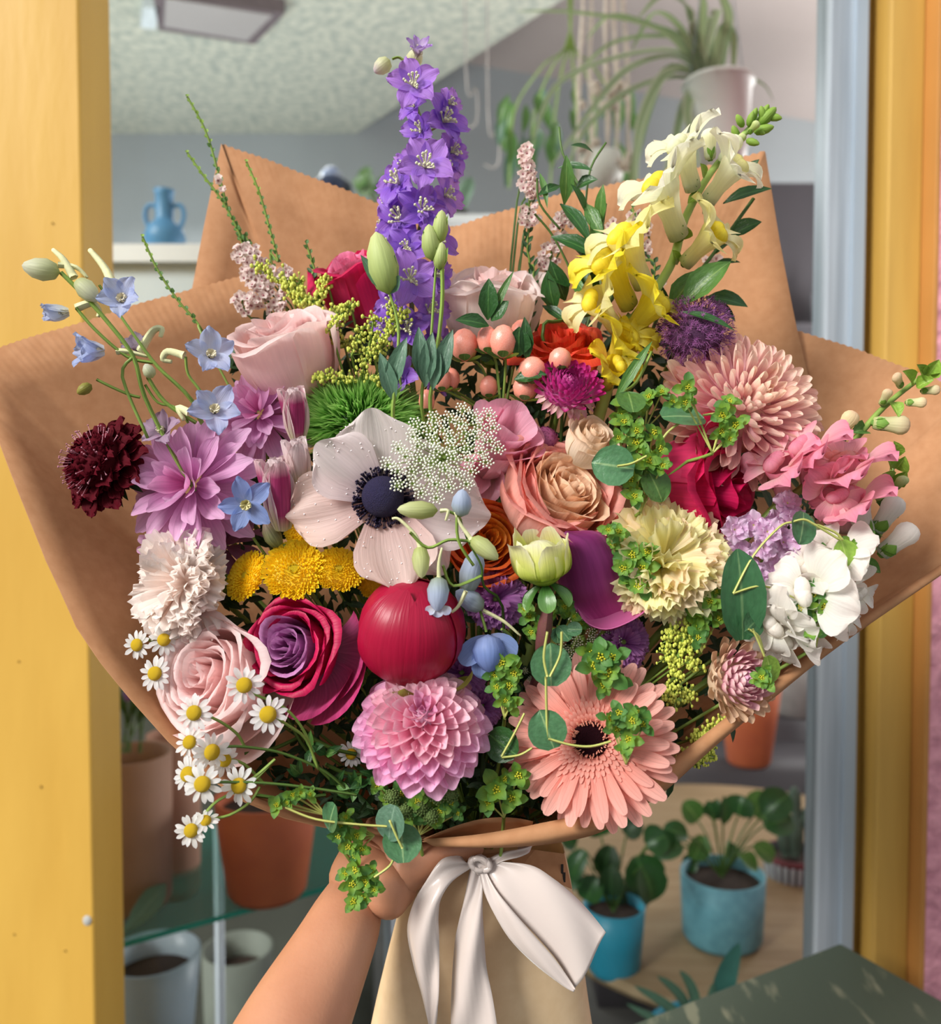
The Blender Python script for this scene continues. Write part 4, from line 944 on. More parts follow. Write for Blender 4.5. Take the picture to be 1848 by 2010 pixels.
# ruffled pink lisianthus
m_lis = pm('lisianthus_pink', ['fbe0dc', 'f9c8d4', 'f7b8ce'], .35, .06)
T, M = head('lisianthus', 'tall ruffled pink lisianthus bloom beside the lace flower', 'lisianthus', 985, 870, 72, (.55, .9, 1), .0, 0)
for k in range(13):
    t = k / 12; prof = [(0, .1, -1.5), (.4, .28 + .3 * t, -.7), (.75, .3 + .55 * t, .2), (1, .42 + .6 * t, 1.0 - .35 * t)]
    part('petal', mesh('petal', wrap(prof, 70 - 10 * t, 12, 10, .2, .08, .08, .12, .08, k * 1.7)), m_lis, T, ang(k * 137) @ T3(0, 0, .05 * (k % 3)))
part('calyx', mesh('calyx', ball(.2, 5, 8)), M_SEPAL, T, T3(0, 0, -1.5))
T, M = head('lisianthus', 'folded pink lisianthus bloom hanging under the tall ruffled one', 'lisianthus', 955, 930, 55, (-.1, -.5, 1), .012, 0)
for k in range(7):
    t = k / 6; prof = [(0, .1, -1.2), (.4, .28 + .3 * t, -.7), (.75, .3 + .55 * t, .1), (1, .4 + .6 * t, .7)]
    part('petal', mesh('petal', wrap(prof, 65, 10, 9, .2, .08, .08, .12, .08, k)), m_lis, T, ang(k * 137))
# ---- peony bud
T, M = head('peony_bud', 'round crimson peony bud above the pink dahlia', 'peony', 808, 1235, 106, (.15, 2.2, 1), -.012, 0)
m_peo = pm('peony_crimson', ['b8143e', 'ac1038', 'a00c34'], .08, .05, .36, 14)
part('bud_core', mesh('bud_core', ball(.93, 12, 20)), m_peo, T)
for k, (a, ha, s) in enumerate([(0, 75, .95), (120, 72, .97), (235, 75, .98), (208, 40, 1.02), (148, 38, 1.045), (268, 40, 1.01)]):
    prof = [(t, s * math.sin(math.pi * (.03 + .9 * t)), -s * math.cos(math.pi * (.03 + .9 * t))) for t in np.linspace(0, 1, 7)]
    part('petal', mesh('petal', wrap(prof, ha, 12, 12, .12, .045, .0, .0, .012, k)), m_peo, T, ang(a) @ RX(R(-4)))
for a, l, w in ((-130, 1.2, .34), (-60, .9, .3), (170, .8, .3)):
    part('sepal', mesh('sepal', petal(l, w, -25, 95, .35, 'leaf', nu=6, nv=9)), pm('peony_sepal', ['7f8f38', '9aa443', '8a7a3a'], .2, .2), T, ang(a) @ T3(0, .55, -.92))
# ---- dahlia
m_dah = [pm('dahlia_center', ['c06a98', 'da94b8', 'eab4d0'], .25, .06), pm('dahlia_mid', ['e88aa8', 'f8b6cc', 'fdd4e0'], .3, .06), pm('dahlia_outer', ['f08ab4', 'fab0d2', 'fbc8ea'], .32, .07)]
T, M = head('dahlia', 'round pink dahlia with cupped petals in the lower centre', 'dahlia', 830, 1432, 130, (.05, .95, 1), -.02, 0)
mum(T, 150, [m_dah[0], m_dah[1], m_dah[1], m_dah[2]], .42, .5, (.10, .66), (.035, .185), (88, -28), (15, 30), (1.2, .75), 'spoon', .75, 4, 9, 2)
part('flower_base', mesh('flower_base', lathe([(.001, -.35), (.35, -.25), (.46, 0), (.35, .25), (.12, .4), (.001, .41)], 16)), m_dah[0], T)
# ---- gerbera
m_ger = pm('gerbera_salmon', ['f48e80', 'fba898', 'fdbfb2'], .3, .12, .5, 12)
m_ger2 = pm('gerbera_inner', ['e8877a', 'f0a08f', 'f3b3a3'], .3, .1)
T, M = head('gerbera', 'salmon pink gerbera with dark centre at the bottom', 'gerbera', 1160, 1452, 168, (-.28, .30, 1), -.022, 0)
r0 = random.Random(4)
for k in range(66):
    lay = k % 3; a = k * 360 / 66 + r0.uniform(-3, 3)
    L_ = (.84, .80, .70)[lay]; w = (.085, .09, .085)[lay]
    me = mesh('petal', lambda: petal(L_, w, (-6, 2, 12)[lay], (-14, -8, -4)[lay], .35, 'strap', .01, nu=4, nv=8), ('ger', lay))
    part('petal', me, m_ger, T, ang(a) @ T3(0, .2, (-.03, 0, .03)[lay]) @ RX(R(r0.uniform(-5, 5))) @ RY(R(r0.uniform(-14, 14))) @ SC(r0.uniform(.92, 1.06)))
gs = []
for ring in range(7):
    n = 34 + 3 * ring
    for k in range(n):
        gs.append(xf(petal(.12 + .025 * ring, .028, 65 - 10 * ring, 10 - 5 * ring, .3, 'strap', nu=2, nv=3), ang(k * 360 / n + ring * 4 + r0.uniform(-2, 2)) @ T3(0, .2 + .04 * ring, .03)))
part('inner_florets', mesh('inner_florets', joing(gs)), m_ger2, T, kind='stuff')
part('disc', mesh('disc', lathe([(.001, .075), (.12, .08), (.19, .07), (.22, .03), (.22, -.03), (.001, -.05)], 24)), solid('gerbera_dark_disc', '22060e', .9, .4, 90, bump=.9, spec=.1), T)
gs = []
for k in range(110):
    a = r0.uniform(0, 6.28); q = r0.uniform(.15, .22); h = .06; gs.append(tube([(q * math.cos(a), q * math.sin(a), h), (q * 1.12 * math.cos(a), q * 1.12 * math.sin(a), h + .07)], .008, 4))
part('stamen_ring', mesh('stamen_ring', joing(gs)), solid('stamen_pinkish', 'd98e78', .6), T, kind='stuff')
# ---- chrysanthemums
m_mau = pm('mum_mauve', ['d488be', 'e2a6d2', 'e8b8dc'], .32, .10, .5, 10)
m_mau2 = pm('mum_mauve_pink', ['dc74b0', 'e898c6', 'ecaed6'], .32, .10, .5, 10)
T, M = head('chrysanthemum', 'mauve pink chrysanthemum with long petals right of the dark red flower', 'chrysanthemum', 385, 955, 128, (-.35, .2, 1), -.005, 0)
mum(T, 46, [m_mau2, m_mau, m_mau, m_mau], .22, .22, (.45, 1.0), (.13, .19), (78, -8), (30, -18), (.7, .35), 'round', .9, 8, 6, 3, rd=.08)
T, M = head('chrysanthemum', 'mauve chrysanthemum under the pale blush rose', 'chrysanthemum', 515, 820, 96, (-.2, .6, 1), .01, 0)
mum(T, 42, [m_mau2, m_mau, m_mau], .22, .22, (.45, 1.0), (.13, .2), (78, -8), (30, -18), (.7, .35), 'round', .9, 9, 6, 5, rd=.08)
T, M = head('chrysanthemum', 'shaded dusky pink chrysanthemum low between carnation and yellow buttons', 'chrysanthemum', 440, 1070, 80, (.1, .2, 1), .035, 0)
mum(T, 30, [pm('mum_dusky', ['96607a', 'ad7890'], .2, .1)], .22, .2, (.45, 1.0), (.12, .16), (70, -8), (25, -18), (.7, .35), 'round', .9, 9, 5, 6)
T, M = head('chrysanthemum', 'dusky mauve chrysanthemum against the paper under the carnation', 'chrysanthemum', 330, 1075, 62, (-.4, .1, 1), .03, 0)
mum(T, 26, [m_mau], .22, .2, (.45, 1.0), (.12, .16), (70, -8), (25, -18), (.7, .35), 'round', .9, 9, 5, 7)
m_pch = [pm('mum_peach_in', ['f2b8b8', 'f9cdc4', 'fde6cc'], .32, .08, .5, 10), pm('mum_peach', ['f0b2bc', 'f9cbca', 'fde4d0'], .32, .08, .5, 10), pm('mum_peach_out', ['e8a6b2', 'f2bcc0', 'fad4c6'], .32, .08, .5, 10)]
T, M = head('chrysanthemum', 'large peach pink chrysanthemum with many incurved petals at right', 'chrysanthemum', 1455, 812, 160, (.35, .45, 1), .0, 0)
mum(T, 190, m_pch, .5, .38, (.22, .64), (.055, .085), (84, -24), (60, 40), (1.1, .9), 'strap', .75, 6, 8, 9)
part('flower_base', mesh('flower_base', lathe([(.001, -.4), (.4, -.3), (.52, 0), (.4, .22), (.001, .34)], 16)), m_pch[0], T)
for k in range(9):
    me = mesh('petal', lambda: petal(.8, .12, 5, 50, .6, 'strap', nu=4, nv=8), 'mumlong')
    part('petal', me, m_pch[0], T, ang(50 + k * 11) @ T3(0, .38, -.15 + .04 * (k % 3)) @ RX(R(5 - 12 * (k % 3))) @ SC(.9 + .15 * (k % 2)))
# ---- carnations
m_cw = pm('carnation_cream', ['fff2ea', 'fff0e8', 'fff6f0'], .48, .02)
m_cy = pm('carnation_yellow', ['fcf09c', 'fff8b6', 'fffac8'], .42, .02); m_cy2 = pm('carnation_yellow_pale', ['fff6bc', 'fff2cc', 'ffeac8'], .42, .02)
T, M = head('carnation', 'cream pink ruffled carnation above the blush rose at left', 'carnation', 332, 1145, 118, (-1.0, .1, 1), -.002, 0, back=.03)
carnation(T, [m_cw], 100, 2)
T, M = head('carnation', 'pale yellow ruffled carnation right of the purple calla', 'carnation', 1305, 1085, 126, (-.05, .6, 1), -.012, 0)
carnation(T, [m_cy, m_cy, m_cy2], 110, 5)
m_cp = pm('carnation_purple', ['a858a8', 'c070c2', 'd090d2'], .3, .1)
for (x, y, r_, lab) in [(975, 1172, 62, 'purple mini carnation under the yellow green dahlia bud'), (1228, 1258, 52, 'purple mini carnation under the calla lip'), (908, 1318, 50, 'purple mini carnation between peony bud and pink dahlia'), (948, 1385, 40, 'dim purple mini carnation at the right shoulder of the pink dahlia')]:
    T, M = head('carnation', lab, 'carnation', x, y, r_, (.1, .35, 1), .012, 0); carnation(T, [m_cp], 60, x)
# ---- button chrysanthemums
m_but = pm('button_yellow', ['f8c414', 'ffd61c', 'ffe630'], .25, .05)
m_butc = pm('button_green', ['a9a81e', 'd4be22', 'ecd22c'], .25, .05)
for i, (x, y, r_, f, o, lab) in enumerate([(487, 1132, 54, (-.75, .55, 1), .006, 'left yellow button chrysanthemum tilted to the left'), (578, 1120, 64, (.05, .5, 1), -.004, 'largest yellow button chrysanthemum in the middle'), (664, 1120, 52, (.3, .75, 1), .002, 'yellow button chrysanthemum under the anemone petal tip'),
        (600, 1030, 48, (-.3, .3, 1), .014, 'yellow button chrysanthemum partly behind the anemone'), (740, 1138, 42, (.2, .3, 1), .03, 'shaded yellow button chrysanthemum beside the peony bud')]):
    T, M = head('button_chrysanthemum', lab, 'chrysanthemum', x, y, r_, f, o, 0, group='yellow button chrysanthemums')
    part('flower_base', mesh('flower_base', lambda: lathe([(.001, -.3), (.3, -.28), (.75, -.05), (.8, .1), (.5, .2), (.15, .12), (.001, .1)], 20), 'btnb'), m_but, T)
    mum(T, 330, [m_but], .82, .16, (.12, .24), (.05, .072), (70, 2), (30, 35), (.9, .9), 'round', 1.1, 5, 7, 3, nu=2, nv=4, stuff='florets', t0=.1)
    gs = [ball(.035, 3, 5, (.017 * math.sqrt(k) * math.cos(k * 2.4), .017 * math.sqrt(k) * math.sin(k * 2.4), .17)) for k in range(70)]
    part('centre', mesh('centre', lambda: joing(gs), 'btnc'), m_butc, T, kind='stuff')
# ---- anemone
m_an = pm('anemone_blush', ['a78c98', 'e6d0d4', 'f6e8e8', 'fbefee'], .38, .06, .45, 30, pos=[0, .22, .55, 1])
m_anp = pm('anemone_pink', ['a58090', 'ecc6c2', 'f9dcd6', 'fbe2d8'], .38, .06, .45, 30, pos=[0, .22, .55, 1])
T, M = head('anemone', 'wide blush white anemone with near black navy centre', 'anemone', 752, 978, 165, (.10, .12, 1), -.022, 0)
drops = []
for (a, L_, W_, e0, e1, z, m, rf) in [(52, .86, .44, 22, 10, -.05, m_an, .03), (8, .92, .5, 18, 14, -.09, m_an, .03), (100, 1.02, .46, 12, -28, .0, m_anp, .05), (100, .95, .42, -16, -8, -.08, m_anp, .04), (-168, .98, .5, 12, 8, .0, m_anp, .04), (-100, 1.12, .5, 6, -6, -.04, m_an, .05), (-140, 1.0, .4, 0, -10, -.1, m_an, .05), (-60, .9, .42, 4, 0, -.1, m_an, .04)]:
    g = petal(L_, W_, e0, e1, .14, 'round', rf, 2.2, a, 12, 12, .1)
    part('petal', mesh('petal', g), m, T, ang(a) @ T3(0, .06, z))
    q_ = xf(g, ang(a) @ T3(0, .06, z))[0]
    for j in range(34):
        i0 = rnd.randrange(26, len(q_) - 14); p_ = q_[i0] * rnd.random() * .5 + q_[i0 - 13] * .5 + q_[i0] * 0; p_ = q_[i0] + (q_[i0 + 1] - q_[i0]) * rnd.random() + (q_[i0 - 13] - q_[i0]) * rnd.random(); drops.append(ball(rnd.uniform(.006, .013), 4, 6, p_ + np.array((0, 0, .002)), .7))
m_nav = solid('anemone_navy', '2b2350', .7, .4, 90, c2='1a1233', bump=.9)
part('dome', mesh('dome', lathe([(.16, 0), (.235, .06), (.25, .14), (.21, .24), (.11, .31), (.001, .33)], 24)), m_nav, T)
gs = []; r0 = random.Random(8)
for k in range(260):
    a = r0.uniform(0, 6.28); l = r0.uniform(.27, .37); h = r0.uniform(.02, .13)
    q = (l * math.cos(a), l * math.sin(a), h); gs.append(tube([(.18 * math.cos(a), .18 * math.sin(a), .02), q], .006, 3, False)); gs.append(ball(.019, 3, 4, q, 1.4))
part('stamens', mesh('stamens', joing(gs)), solid('stamen_black_purple', '1e1430', .6, .3, 50), T, kind='stuff')
gs = []
for k in range(170):
    a = r0.uniform(0, 6.28); l = r0.uniform(.45, .95); gs.append((a, l))
m_wat, nt, b, out = newmat('water_drop'); b.inputs['Roughness'].default_value = .03; b.inputs['Specular IOR Level'].default_value = .9; b.inputs['Base Color'].default_value = lin('f6eae8')
part('water_drops', mesh('water_drops', joing(drops)), m_wat, T, kind='stuff')
# ---- green trick dianthus
T, M = head('green_dianthus', 'fuzzy bright green dianthus ball above the anemone', 'dianthus', 710, 835, 100, (0, .9, 1), .016, 0)
r0 = random.Random(11); gs = []
for k in range(2100):
    z = r0.uniform(-.15, 1); a = r0.uniform(0, 6.28); q = math.sqrt(max(0, 1 - z * z)); dvec = Vector((q * math.cos(a), q * math.sin(a), z))
    Mq = frame_at(dvec * .62, (dvec + Vector((r0.uniform(-.35, .35), r0.uniform(-.35, .35), r0.uniform(-.2, .4)))), Vector((0, .3, 1)))
    l = r0.uniform(.5, .78); gs.append(xf((np.array([(-.016, 0, 0), (.016, 0, 0), (.010, .05 * r0.uniform(-1, 1), l * .6), (.0, .1 * r0.uniform(-1, 1), l)]), [(0, 1, 2), (0, 2, 3)], np.array([(0, 0), (1, 0), (.8, .6), (.5, 1)])), Mq))
part('core', mesh('core', ball(.60, 8, 12)), pm('dianthus_core', ['2f5a1c', '3c6d22'], 0), T, S3(1.08, .8, .8))
part('bristles', mesh('bristles', joing(gs)), pm('dianthus_green', ['3f7a26', '74b448', 'b4e07c'], .4, .02), T, S3(1.1, .82, .8), kind='stuff')
# ---- scabiosa
T, M = head('scabiosa', 'very dark burgundy scabiosa standing out against the left paper', 'scabiosa', 195, 908, 100, (-.6, .45, 1), -.02, 0, back=.03, srad=.0014, smat=M_STEMD)
m_sc = pm('scabiosa_wine', ['30020a', '48040f', '5c081a'], .1, .1, .7, spec=.1)
for ring, (n, L_, z, e0, e1) in enumerate([(10, .52, -.15, 5, -20), (10, .46, -.05, 30, -10), (9, .4, .1, 55, 0)]):
    for k in range(n):
        for s in (-1, 0, 1):
            me = mesh('petal', lambda: petal(L_, .24, e0, e1, .25, 'round', .05, 2, 1, 6, 6, .15), ('scab', ring))
            part('petal', me, m_sc, T, ang(k * 360 / n + s * 11 + ring * 17) @ T3(0, .5 - .12 * ring, z) @ RX(R(rnd.uniform(-10, 10))) @ SC(1 if s == 0 else .8))
part('disc', mesh('disc', ball(.58, 8, 16, (0, 0, .02), .8)), m_sc, T)
gs = []; g2 = []
for k in range(150):
    z = rnd.uniform(.25, 1); a = rnd.uniform(0, 6.28); q = math.sqrt(1 - z * z); dv = Vector((q * math.cos(a), q * math.sin(a), z * .85))
    gs.append(xf(petal(.16, .06, 60, 20, .5, 'round', .05, nu=2, nv=3), frame_at(dv * .5, dv, UP)))
    if k < 60: g2.append(tube([dv * .5, dv * .78], .007, 3, False)); g2.append(ball(.019, 3, 5, dv * .8))
part('centre_florets', mesh('centre_florets', joing(gs)), m_sc, T, kind='stuff')
part('pins', mesh('pins', joing(g2)), solid('pin_pinkish', 'c98b9a', .5), T, kind='stuff')
for k in range(7):
    me = mesh('bract', lambda: petal(.55, .08, -10, -35, .2, 'leaf'), 'scbr'); part('bract', me, M_LEAFF, T, ang(120 + k * 20) @ T3(0, .25, -.4) @ RX(R(rnd.uniform(-20, 10))))
# ---- strawflowers
m_st = [pm('straw_magenta_in', ['e08abc', 'c84494', 'a41e70'], .15, .08, .3, spec=.6), pm('straw_magenta', ['f0c4d8', 'dc4ca4', 'b8166e'], .2, .08, .3, spec=.6)]
T, M = head('strawflower', 'magenta strawflower with glossy pointed bracts above the cream rose', 'strawflower', 1113, 768, 84, (.15, .8, 1), -.012, 0)
mum(T, 120, [m_st[0], m_st[0], m_st[1]], .55, .38, (.14, .42), (.075, .10), (112, 18), (50, 20), (.7, .5), 'strap', 1.6, 3, 8, 4)
part('flower_base', mesh('flower_base', lathe([(.001, -.5), (.3, -.4), (.56, -.1), (.5, .15), (.25, .3), (.001, .34)], 16)), m_st[0], T)
mum(T, 26, [pm('straw_pale', ['e8c8b8', 'ecc6c0', 'd6889c'], .2, .05, .35)], .45, 0, (.3, .4), (.07, .09), (-50, -35), (20, 10), (.5, .5), 'point', 1, 4, 2, 8, t0=.9)
T, M = head('strawflower', 'half hidden dark plum strawflower bud under the magenta one', 'strawflower', 1068, 866, 42, (-.1, .6, 1), .008, 0)
mum(T, 60, [pm('straw_plum', ['6a1c4a', '8c3468', 'b86a94'], .15, .08, .35)], .62, .55, (.2, .4), (.11, .14), (112, 60), (55, 45), (.8, .6), 'point', 1, 4, 6, 4)
part('flower_base', mesh('flower_base', ball(.7, 6, 12)), MATS['straw_plum'], T)
T, M = head('strawflower', 'pink and cream strawflower near the lower right paper edge', 'strawflower', 1437, 1335, 84, (.45, .25, 1), -.004, 0)
m_s3 = [pm('straw_pink_in', ['b84a8a', 'd678a8', 'eeb2ce'], .2, .08, .3, spec=.6), pm('straw_pink', ['d88aa4', 'ecaec2', 'f2cbc8'], .2, .08, .3, spec=.6), pm('straw_cream', ['e8c49c', 'efcfae', 'edc8a8'], .2, .06, .35, spec=.5)]
mum(T, 100, [m_s3[0], m_s3[0], m_s3[1], m_s3[1], m_s3[2]], .66, .5, (.2, .5), (.09, .15), (118, 20), (60, 25), (.7, .5), 'strap', 1.1, 4, 8, 5)
part('flower_base', mesh('flower_base', lathe([(.001, -.5), (.4, -.4), (.62, -.1), (.56, .15), (.35, .32), (.001, .4)], 16)), m_s3[2], T)
# ---- allium
T, M = head('allium', 'dusky purple allium ball beside the ruscus leaves', 'allium', 1364, 655, 76, (.2, .4, 1), -.010, 0)
m_all = solid('allium_purple', 'a365a0', .6, .2, 30, c2='84477f'); gs = []; r0 = random.Random(9)
for k in range(620):
    z = r0.uniform(-.5, 1); a = r0.uniform(0, 6.28); q = math.sqrt(1 - z * z); dv = Vector((q * math.cos(a), q * math.sin(a), z))
    rr = r0.uniform(.8, 1.02); Mq = frame_at(dv * rr, dv + Vector((r0.uniform(-.5, .5), r0.uniform(-.5, .5), 0)), Vector((.1, .3, 1)))
    for j in range(6):
        aa = j * math.pi / 3; gs.append(xf((np.array([(-.008, 0, 0), (.008, 0, 0), (0, .10, .075)]), [(0, 1, 2)], np.array([(0, 0), (1, 0), (.5, 1)])), Mq @ RZ(aa)))
    gs.append(xf(tube([(0, 0, -.25), (0, 0, .06)], .009, 3), Mq))
part('core', mesh('core', ball(.72, 8, 12)), solid('allium_core', '5a3558', .8, .3, 20), T)
part('florets', mesh('florets', joing(gs)), m_all, T, kind='stuff')
# ---- queen anne's lace
def lace(name, label, X, Y, r_, f, off, dens, stretch, roll, col='f6f9e6'):
    T, M = head(name, label, 'lace flower', X, Y, r_, f, off, roll, smat=M_STEM)
    g1 = []; g2 = []; r0 = random.Random(int(X))
    for u in range(int(dens)):
        q = math.sqrt((u + .5) / dens); a = u * 2.399
        c = Vector((q * math.cos(a) * stretch, q * math.sin(a), .15 * (1 - q * q)))
        g2.append(tube([(0, 0, -.5), c * .6 + Vector((0, 0, -.2)), c], .012, 3))
        for k in range(20):
            qq = .2 * math.sqrt((k + .5) / 20); b = k * 2.4; e = c + Vector((qq * math.cos(b), qq * math.sin(b), .05 - qq * .2 + r0.uniform(-.01, .01)))
            g1.append(ball(.031, 3, 5, e)); g2.append(tube([c - Vector((0, 0, .06)), e - Vector((0, 0, .01))], .0055, 3, False))
    part('umbel_stalks', mesh('umbel_stalks', joing(g2)), solid('lace_green', '93ad55', .6, .2, 20), T, kind='stuff')
    part('florets', mesh('florets', joing(g1)), solid('lace_white_' + name, col, .6, .08, 30), T, kind='stuff')
    return T
lace('lace_flower', 'white green lace flower umbel lying over the anemone', 875, 888, 82, (.2, .3, 1), -.034, 44, 1.55, 33)
lace('lace_flower', 'small dim white lace flower above the gerbera', 1150, 1265, 60, (0, .2, 1), .014, 22, 1.3, 20, 'd8cfc0')
lace('lace_flower', 'tiny white lace flower tips left of the gerbera', 1068, 1330, 34, (0, .2, 1), .004, 10, 1.2, 0, 'e0ddd2')
# ---- calla
T = thing('calla_lily', 'large purple pink calla lily beside the yellow carnation', 'calla lily', T3(*P(1170, 1150, .512)))
m_cal = pm('calla_purple', ['7c2a63', '95347a', 'a83d7e', 'c24f92'], .22, .12, .42, 10, pos=[0, .3, .6, 1], edge=('cf6fa6', 9))
V = []; U = []; nu_, nv_ = 26, 22
rowsL = [(1096, 1044, .50), (1082, 1075, .497), (1090, 1110, .497), (1100, 1150, .499), (1115, 1180, .500), (1140, 1210, .498), (1158, 1230, .494)]
rowsR = [(1110, 1044, .50), (1178, 1046, .498), (1206, 1085, .498), (1220, 1125, .50), (1232, 1158, .503), (1250, 1178, .502), (1272, 1194, .498)]
A = smooth_path([P(*p) for p in rowsL], 4); B = smooth_path([P(*p) for p in rowsR], 4); n = len(A)
for j in range(n):
    v = j / (n - 1)
    for i in range(19):
        s = i / 18; c = A[j].lerp(B[j], s) - FWD * (.014 * math.sin(math.pi * s) * (1 - v) ** .6) + FWD * (.014 * math.sin(math.pi * s) * max(0, v - .55) * 2) - UP * (.004 * math.sin(math.pi * s) * v * 2)
        V.append(tuple(c)); U.append((s, v))
o = wpart('spathe', (np.array(V), gridf(18, n - 1), np.array(U)), m_cal, T); o.modifiers.new('thick', 'SOLIDIFY').thickness = .0006
lipL = [(1145, 1150, .512), (1135, 1168, .506), (1132, 1190, .500), (1150, 1222, .493), (1190, 1236, .489), (1235, 1222, .489), (1268, 1200, .493), (1276, 1182, .497), (1262, 1170, .503)]
A = smooth_path([P(*p) for p in lipL], 4); n = len(A); hub = [P(1165 + 55 * s, 1180 - 12 * s, .508) for s in np.linspace(0, 1, n)]
V = []; U = []
for j in range(9):
    q = j / 8
    for i in range(n): V.append(tuple(hub[i].lerp(A[i], q) - UP * (.006 * math.sin(math.pi * q)))); U.append((.5, .75 + .25 * q))
o = wpart('spathe_lip', (np.array(V), gridf(n - 1, 8), np.array(U)), pm('calla_lip', ['a8417f', 'c04f8e', 'd470a8'], .22, .1, .4, 8), T); o.modifiers.new('thick', 'SOLIDIFY').thickness = .0005
wpart('spadix', tube([P(1180, 1205, .505), P(1172, 1186, .504), P(1160, 1150, .503)], [.0025, .003, .002], 8), solid('spadix_orange', 'e08a3c', .6, .2, 60), T)
wpart('stem', tube(smooth_path([P(1150, 1060, .505), P(1120, 1300, .56), TIE], 4), .003, 6), M_STEM, T)
# ------------------------------------------------------------------ purple larkspur spike
def spike(name, label, cat, pts, rad, mat=M_STEM):
    w = smooth_path([P(*p) for p in pts], 4)
    T = thing(name, label, cat, T3(*w[-1])); n = len(w)
    wpart('stem', tube(w, [rad * (.45 + .55 * i / (n - 1)) for i in range(n)], 6), mat, T)
    return T
m_lk = pm('larkspur_violet', ['b088ea', '9a68dc', 'a470e2', 'bc90ee'], .34, .12)
m_lk2 = pm('larkspur_lilac', ['c8a0f0', 'b684e8', 'c694ee'], .36, .12)
m_bee = solid('larkspur_stamens', 'cfcf86', .6, .25, 60, c2='e9e6dc')
T = spike('larkspur', 'tall violet larkspur spike rising above the bouquet', 'larkspur', [(806, 120, .565), (815, 200, .565), (845, 290, .562), (835, 400, .56), (810, 520, .558), (810, 640, .555), (815, 800, .56), (930, 1650, .565)], .0022)
fl = [(812, 170, 42, 0), (870, 240, 42, .8), (828, 258, 32, -.6), (835, 330, 48, .1), (785, 362, 44, -.7), (885, 300, 34, 1.3), (872, 385, 36, 1.2), (828, 415, 44, .3), (790, 435, 48, -.4), (765, 398, 30, -1.3), (850, 470, 40, .9), (770, 490, 38, -.8),
      (805, 550, 46, .1), (852, 540, 34, 1.1), (775, 600, 38, -.7), (840, 610, 40, .8), (800, 650, 38, 0), (850, 675, 34, .9), (772, 545, 32, -1.1), (760, 640, 30, -.9), (785, 745, 34, -.5), (800, 330, 30, -1.2), (755, 445, 24, -1.5), (800, 490, 34, -.2), (870, 330, 30, 1.4), (850, 745, 30, .8), (815, 210, 28, -.8), (880, 205, 26, 1.4)]
for i, (x, y, r_, sx) in enumerate(fl):
    d = .552 - .012 + abs(sx) * .014 + .004 * (i % 3) - (.006 if y > 450 else 0)
    M = HM(x, y, d, (sx, rnd.uniform(.0, .4), 1), rnd.uniform(0, 72), r_ * 1.25)
    floret5(T, M, m_lk if i % 3 else m_lk2, 5, 1, .43, (30, -2), .25, 'lobe', m_bee, seed=i, eyeg=stamens, ruf=.10)
    wpart('pedicel', tube([M.to_translation() + FWD * .002, P(x * .4 + 825 * .6, y + 18, .566)], .0008, 4), M_STEM, T)
for (x, y, x2, y2) in [(766, 118, 740, 138), (806, 132, 822, 96)]:
    small_bud('flower_bud', T, frame_at(P(x, y, .565), P(x2, y2, .565) - P(x, y, .565), -FWD, .013), pm('larkspur_bud', ['c8cf8a', 'e2e2bc', 'd8c2e6'], .3), 1, .42)
floret5(T, HM(818, 114, .560, (.3, .8, 1), 10, 40), pm('larkspur_pale', ['e5e2cf', 'd8c6ea', 'b58ae0'], .35), 6, 1, .22, (70, 30), .4, 'lobe', m_bee, eyeg=stamens)
wpart('pedicel', tube(smooth_path([P(770, 116, .565), P(785, 113, .565), P(803, 130, .565)], 4), .0009, 4), M_STEM, T)
# ------------------------------------------------------------------ pale blue delphinium, upper left
m_db = pm('delphinium_blue', ['eceef8', 'd2dcfa', 'bfcffa'], .38, .08)
m_dbw = pm('delphinium_white_blue', ['eef0e0', 'e3e8f2', 'c8d2f2'], .38, .08)
m_bc = solid('delphinium_bee', 'e6dcc0', .6, .15, 60)
m_dbud = pm('delphinium_bud', ['b9c27a', 'dde0bc', 'e6e4d8'], .3, .08)
T = spike('delphinium', 'pale blue delphinium spray at upper left over the paper edge', 'delphinium', [(195, 560, .50), (265, 660, .50), (310, 720, .502), (380, 790, .507), (440, 900, .53), (930, 1650, .565)], .0016)
def spur(T, pts, w=.0026):
    wpart('spur', tube(smooth_path([P(*p) for p in pts], 4), [w * (1 - .55 * i / (4 * (len(pts) - 1))) for i in range(4 * (len(pts) - 1) + 1)], 6), solid('spur_pale', 'd9d8a6', .7, .15, 80, bump=.6), T)
def ped(T, pts, r_=.0009, m=None): wpart('pedicel', tube(smooth_path([P(*p) for p in pts], 4), r_, 5), m or M_STEM, T)
ped(T, [(120, 535, .495), (160, 575, .496), (210, 630, .498), (262, 700, .5), (285, 780, .503), (345, 900, .512), (385, 965, .52)], .0013)
ped(T, [(150, 605, .495), (190, 650, .496), (250, 700, .5), (300, 712, .502)], .0010); ped(T, [(262, 700, .5), (240, 740, .5), (290, 860, .505)], .001)
ped(T, [(365, 700, .498), (370, 735, .5), (395, 770, .502), (400, 800, .505)], .0009); ped(T, [(190, 745, .5), (220, 760, .501), (255, 775, .502), (275, 780, .503)], .0009)
ped(T, [(285, 755, .503), (310, 790, .505), (345, 800, .506), (370, 830, .507)], .0008); ped(T, [(290, 740, .503), (325, 790, .505), (385, 830, .507)], .0012)
for (x, y, x2, y2, L_, w, m) in [(118, 535, 48, 522, 72, .30, m_dbud), (150, 550, 195, 592, 62, .3, m_dbud), (180, 755, 152, 772, 32, .36, pm('bud_olive', ['8a8a3a', 'a89c4a'], .2)), (300, 742, 285, 715, 30, .4, m_dbud)]:
    small_bud('flower_bud', T, frame_at(P(x, y, .496), P(x2, y2, .494) - P(x, y, .496), -FWD, L_ * .5 / FPX), m, 1, w)
